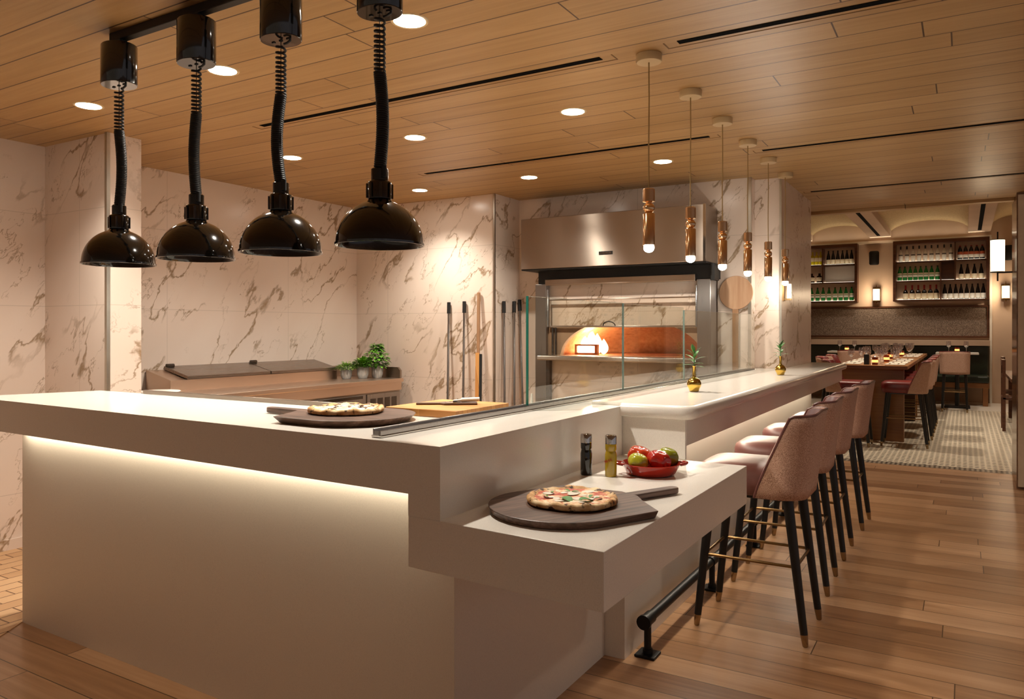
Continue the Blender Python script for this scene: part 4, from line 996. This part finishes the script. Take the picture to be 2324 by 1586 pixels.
tag(t, 'dark wooden table mostly hidden behind the partition', 'table')
for x in (.62,1.42):
    for y in (12.0,14.3): MB().box(x-.03,x+.03,y-.03,y+.03,.001,.70).build('leg', M['walnut'], t)

# glasses, candles, napkins
wg0 = None; cn0 = None; nk0 = None
gl = []
for r_, y in enumerate([10.78, 11.35, 11.95, 12.55, 13.75, 14.4, 15.05, 15.65]):
    for c_, x in enumerate([-1.24, -1.10, -.94, -.80]):
        if r_ == 0 and c_ == 1: continue
        gl.append((x+.02*((r_*3+c_*5) % 4-1.5), y+.05*((r_+c_*2) % 3-1), .95, '%s wine glass in the %s row from the bar on the long tables' % (['outer left', 'inner left', 'inner right', 'outer right'][c_], ordn(r_))))
gl += [(-2.06,15.7,.985,'left wine glass on the left white-topped table'), (-1.80,15.7,.985,'right wine glass on the left white-topped table'),
       (-.25,15.7,.985,'left wine glass on the right white-topped table'), (.02,15.7,.985,'right wine glass on the right white-topped table')]
for x, y, z, l in gl:
    if wg0 is None:
        wg0 = MB().lathe([(0,.001),(.034,.001),(.035,.003),(.006,.008),(.0045,.02),(.0045,.085),(.012,.092),(.032,.11),(.040,.14),(.039,.17),(.033,.20),(.032,.20),(.038,.17),(.039,.14),(.031,.112),(.0,.095)], 24).build('wine_glass', M['wine'], None, loc=(x, y, z), smooth=60)
        tag(wg0, l, 'wine glass', 'wine glasses on the tables')
    else: dup(wg0, (x, y, z), 0, l)
for x, y, z, l in [(-.98,10.62,.95,'glowing amber votive candle at the near end of the long table'), (-.93,11.65,.95,'glowing amber votive candle, second along the long tables'), (-.98,12.9,.95,'glowing amber votive candle, third along the long tables'),
                   (-.90,14.1,.95,'glowing amber votive candle, fourth along the long tables'), (-1.93,15.66,.985,'glowing amber votive candle on the left white-topped table'), (-.12,15.66,.985,'glowing amber votive candle on the right white-topped table')]:
    if cn0 is None:
        cn0 = thing('votive_candle', l, 'candle', (x, y, z), 0, 'votive candles on the tables')
        MB().lathe([(0,0),(.032,0),(.036,.004),(.036,.095),(.033,.095),(.033,.008),(0,.006)], 24).build('holder', M['votive'], cn0, smooth=40)
        MB().lathe([(.0363,.030),(.0366,.045),(.0363,.062)], 24).build('glow_band', M['candle'], cn0, smooth=60)
    else: dup(cn0, (x, y, z), 0, l)
k = 0
for y, s_ in [(10.72,-1),(10.72,1),(11.25,-1),(11.25,1),(11.85,-1),(11.85,1),(12.5,-1),(12.5,1),(13.9,1),(14.6,1),(15.3,1)]:
    l = 'white folded napkin with cutlery, %s side, %s from the bar on the long tables' % ('left' if s_ < 0 else 'right', ordn(k//2 if k < 8 else k-4)); k += 1
    loc = (-1.01+s_*.255, y, .9503)
    if nk0 is None:
        nk0 = thing('napkin_setting', l, 'place setting', loc, 0, 'place settings on the long tables')
        MB().box(-.11,.11,-.16,.16,0,.012).build('napkin', M['napkin'], nk0, bevel=.004)
        MB().box(-.07,-.056,-.11,.11,.0122,.015).build('knife', M['steel_dark'], nk0)
        MB().box(.03,.044,-.11,.11,.0122,.015).build('fork', M['steel_dark'], nk0)
    else: dup(nk0, loc, 0, l)
t = thing('menu_stand', 'small dark stand with a white card at the near end of the long table', 'menu', (-1.075, 10.60, .95))
MB().box(-.03,.03,-.012,.012,0,.13).build('holder', M['ebony'], t); MB().box(.031,.048,-.012,.012,.0,.12).build('card', M['napkin'], t)

# dining room ceiling lamps
for (x, y, p) in [(-1.45,10.6,1.1),(-1.45,13.2,1.0),(.24,10.6,.9),(.24,13.5,.8),(-2.9,11.5,.6),(-1.45,15.8,.6),(.24,16.0,.4)]:
    lamp('dining_spot', 'SPOT', (x, y, 3.22), K_DIN*p, (1,.85,.67), spot_size=math.radians(110), spot_blend=.8, shadow_soft_size=.06)
for k, (x, lab) in enumerate([(-1.465, 'black linear slot along the plaster beam left of the seen vault'), (.235, 'black linear slot along the plaster beam right of the seen vault')]):
    t = MB().box(-.03,.03,-3.6,3.6,-.004,-.0005).build('linear_air_slot', M['void'], None, loc=(x, 13.0, 3.25)); tag(t, lab, 'air vent', 'black slots in the plaster beams')
lamp('cornice_fill', 'AREA', (-1.3, 16.88, 3.2), 2.2, (1,.84,.62), rot=(math.radians(180+12),0,0), shape='RECTANGLE', size=3.2, size_y=.04)  # added uplight strip, brightens the far wall under the vault
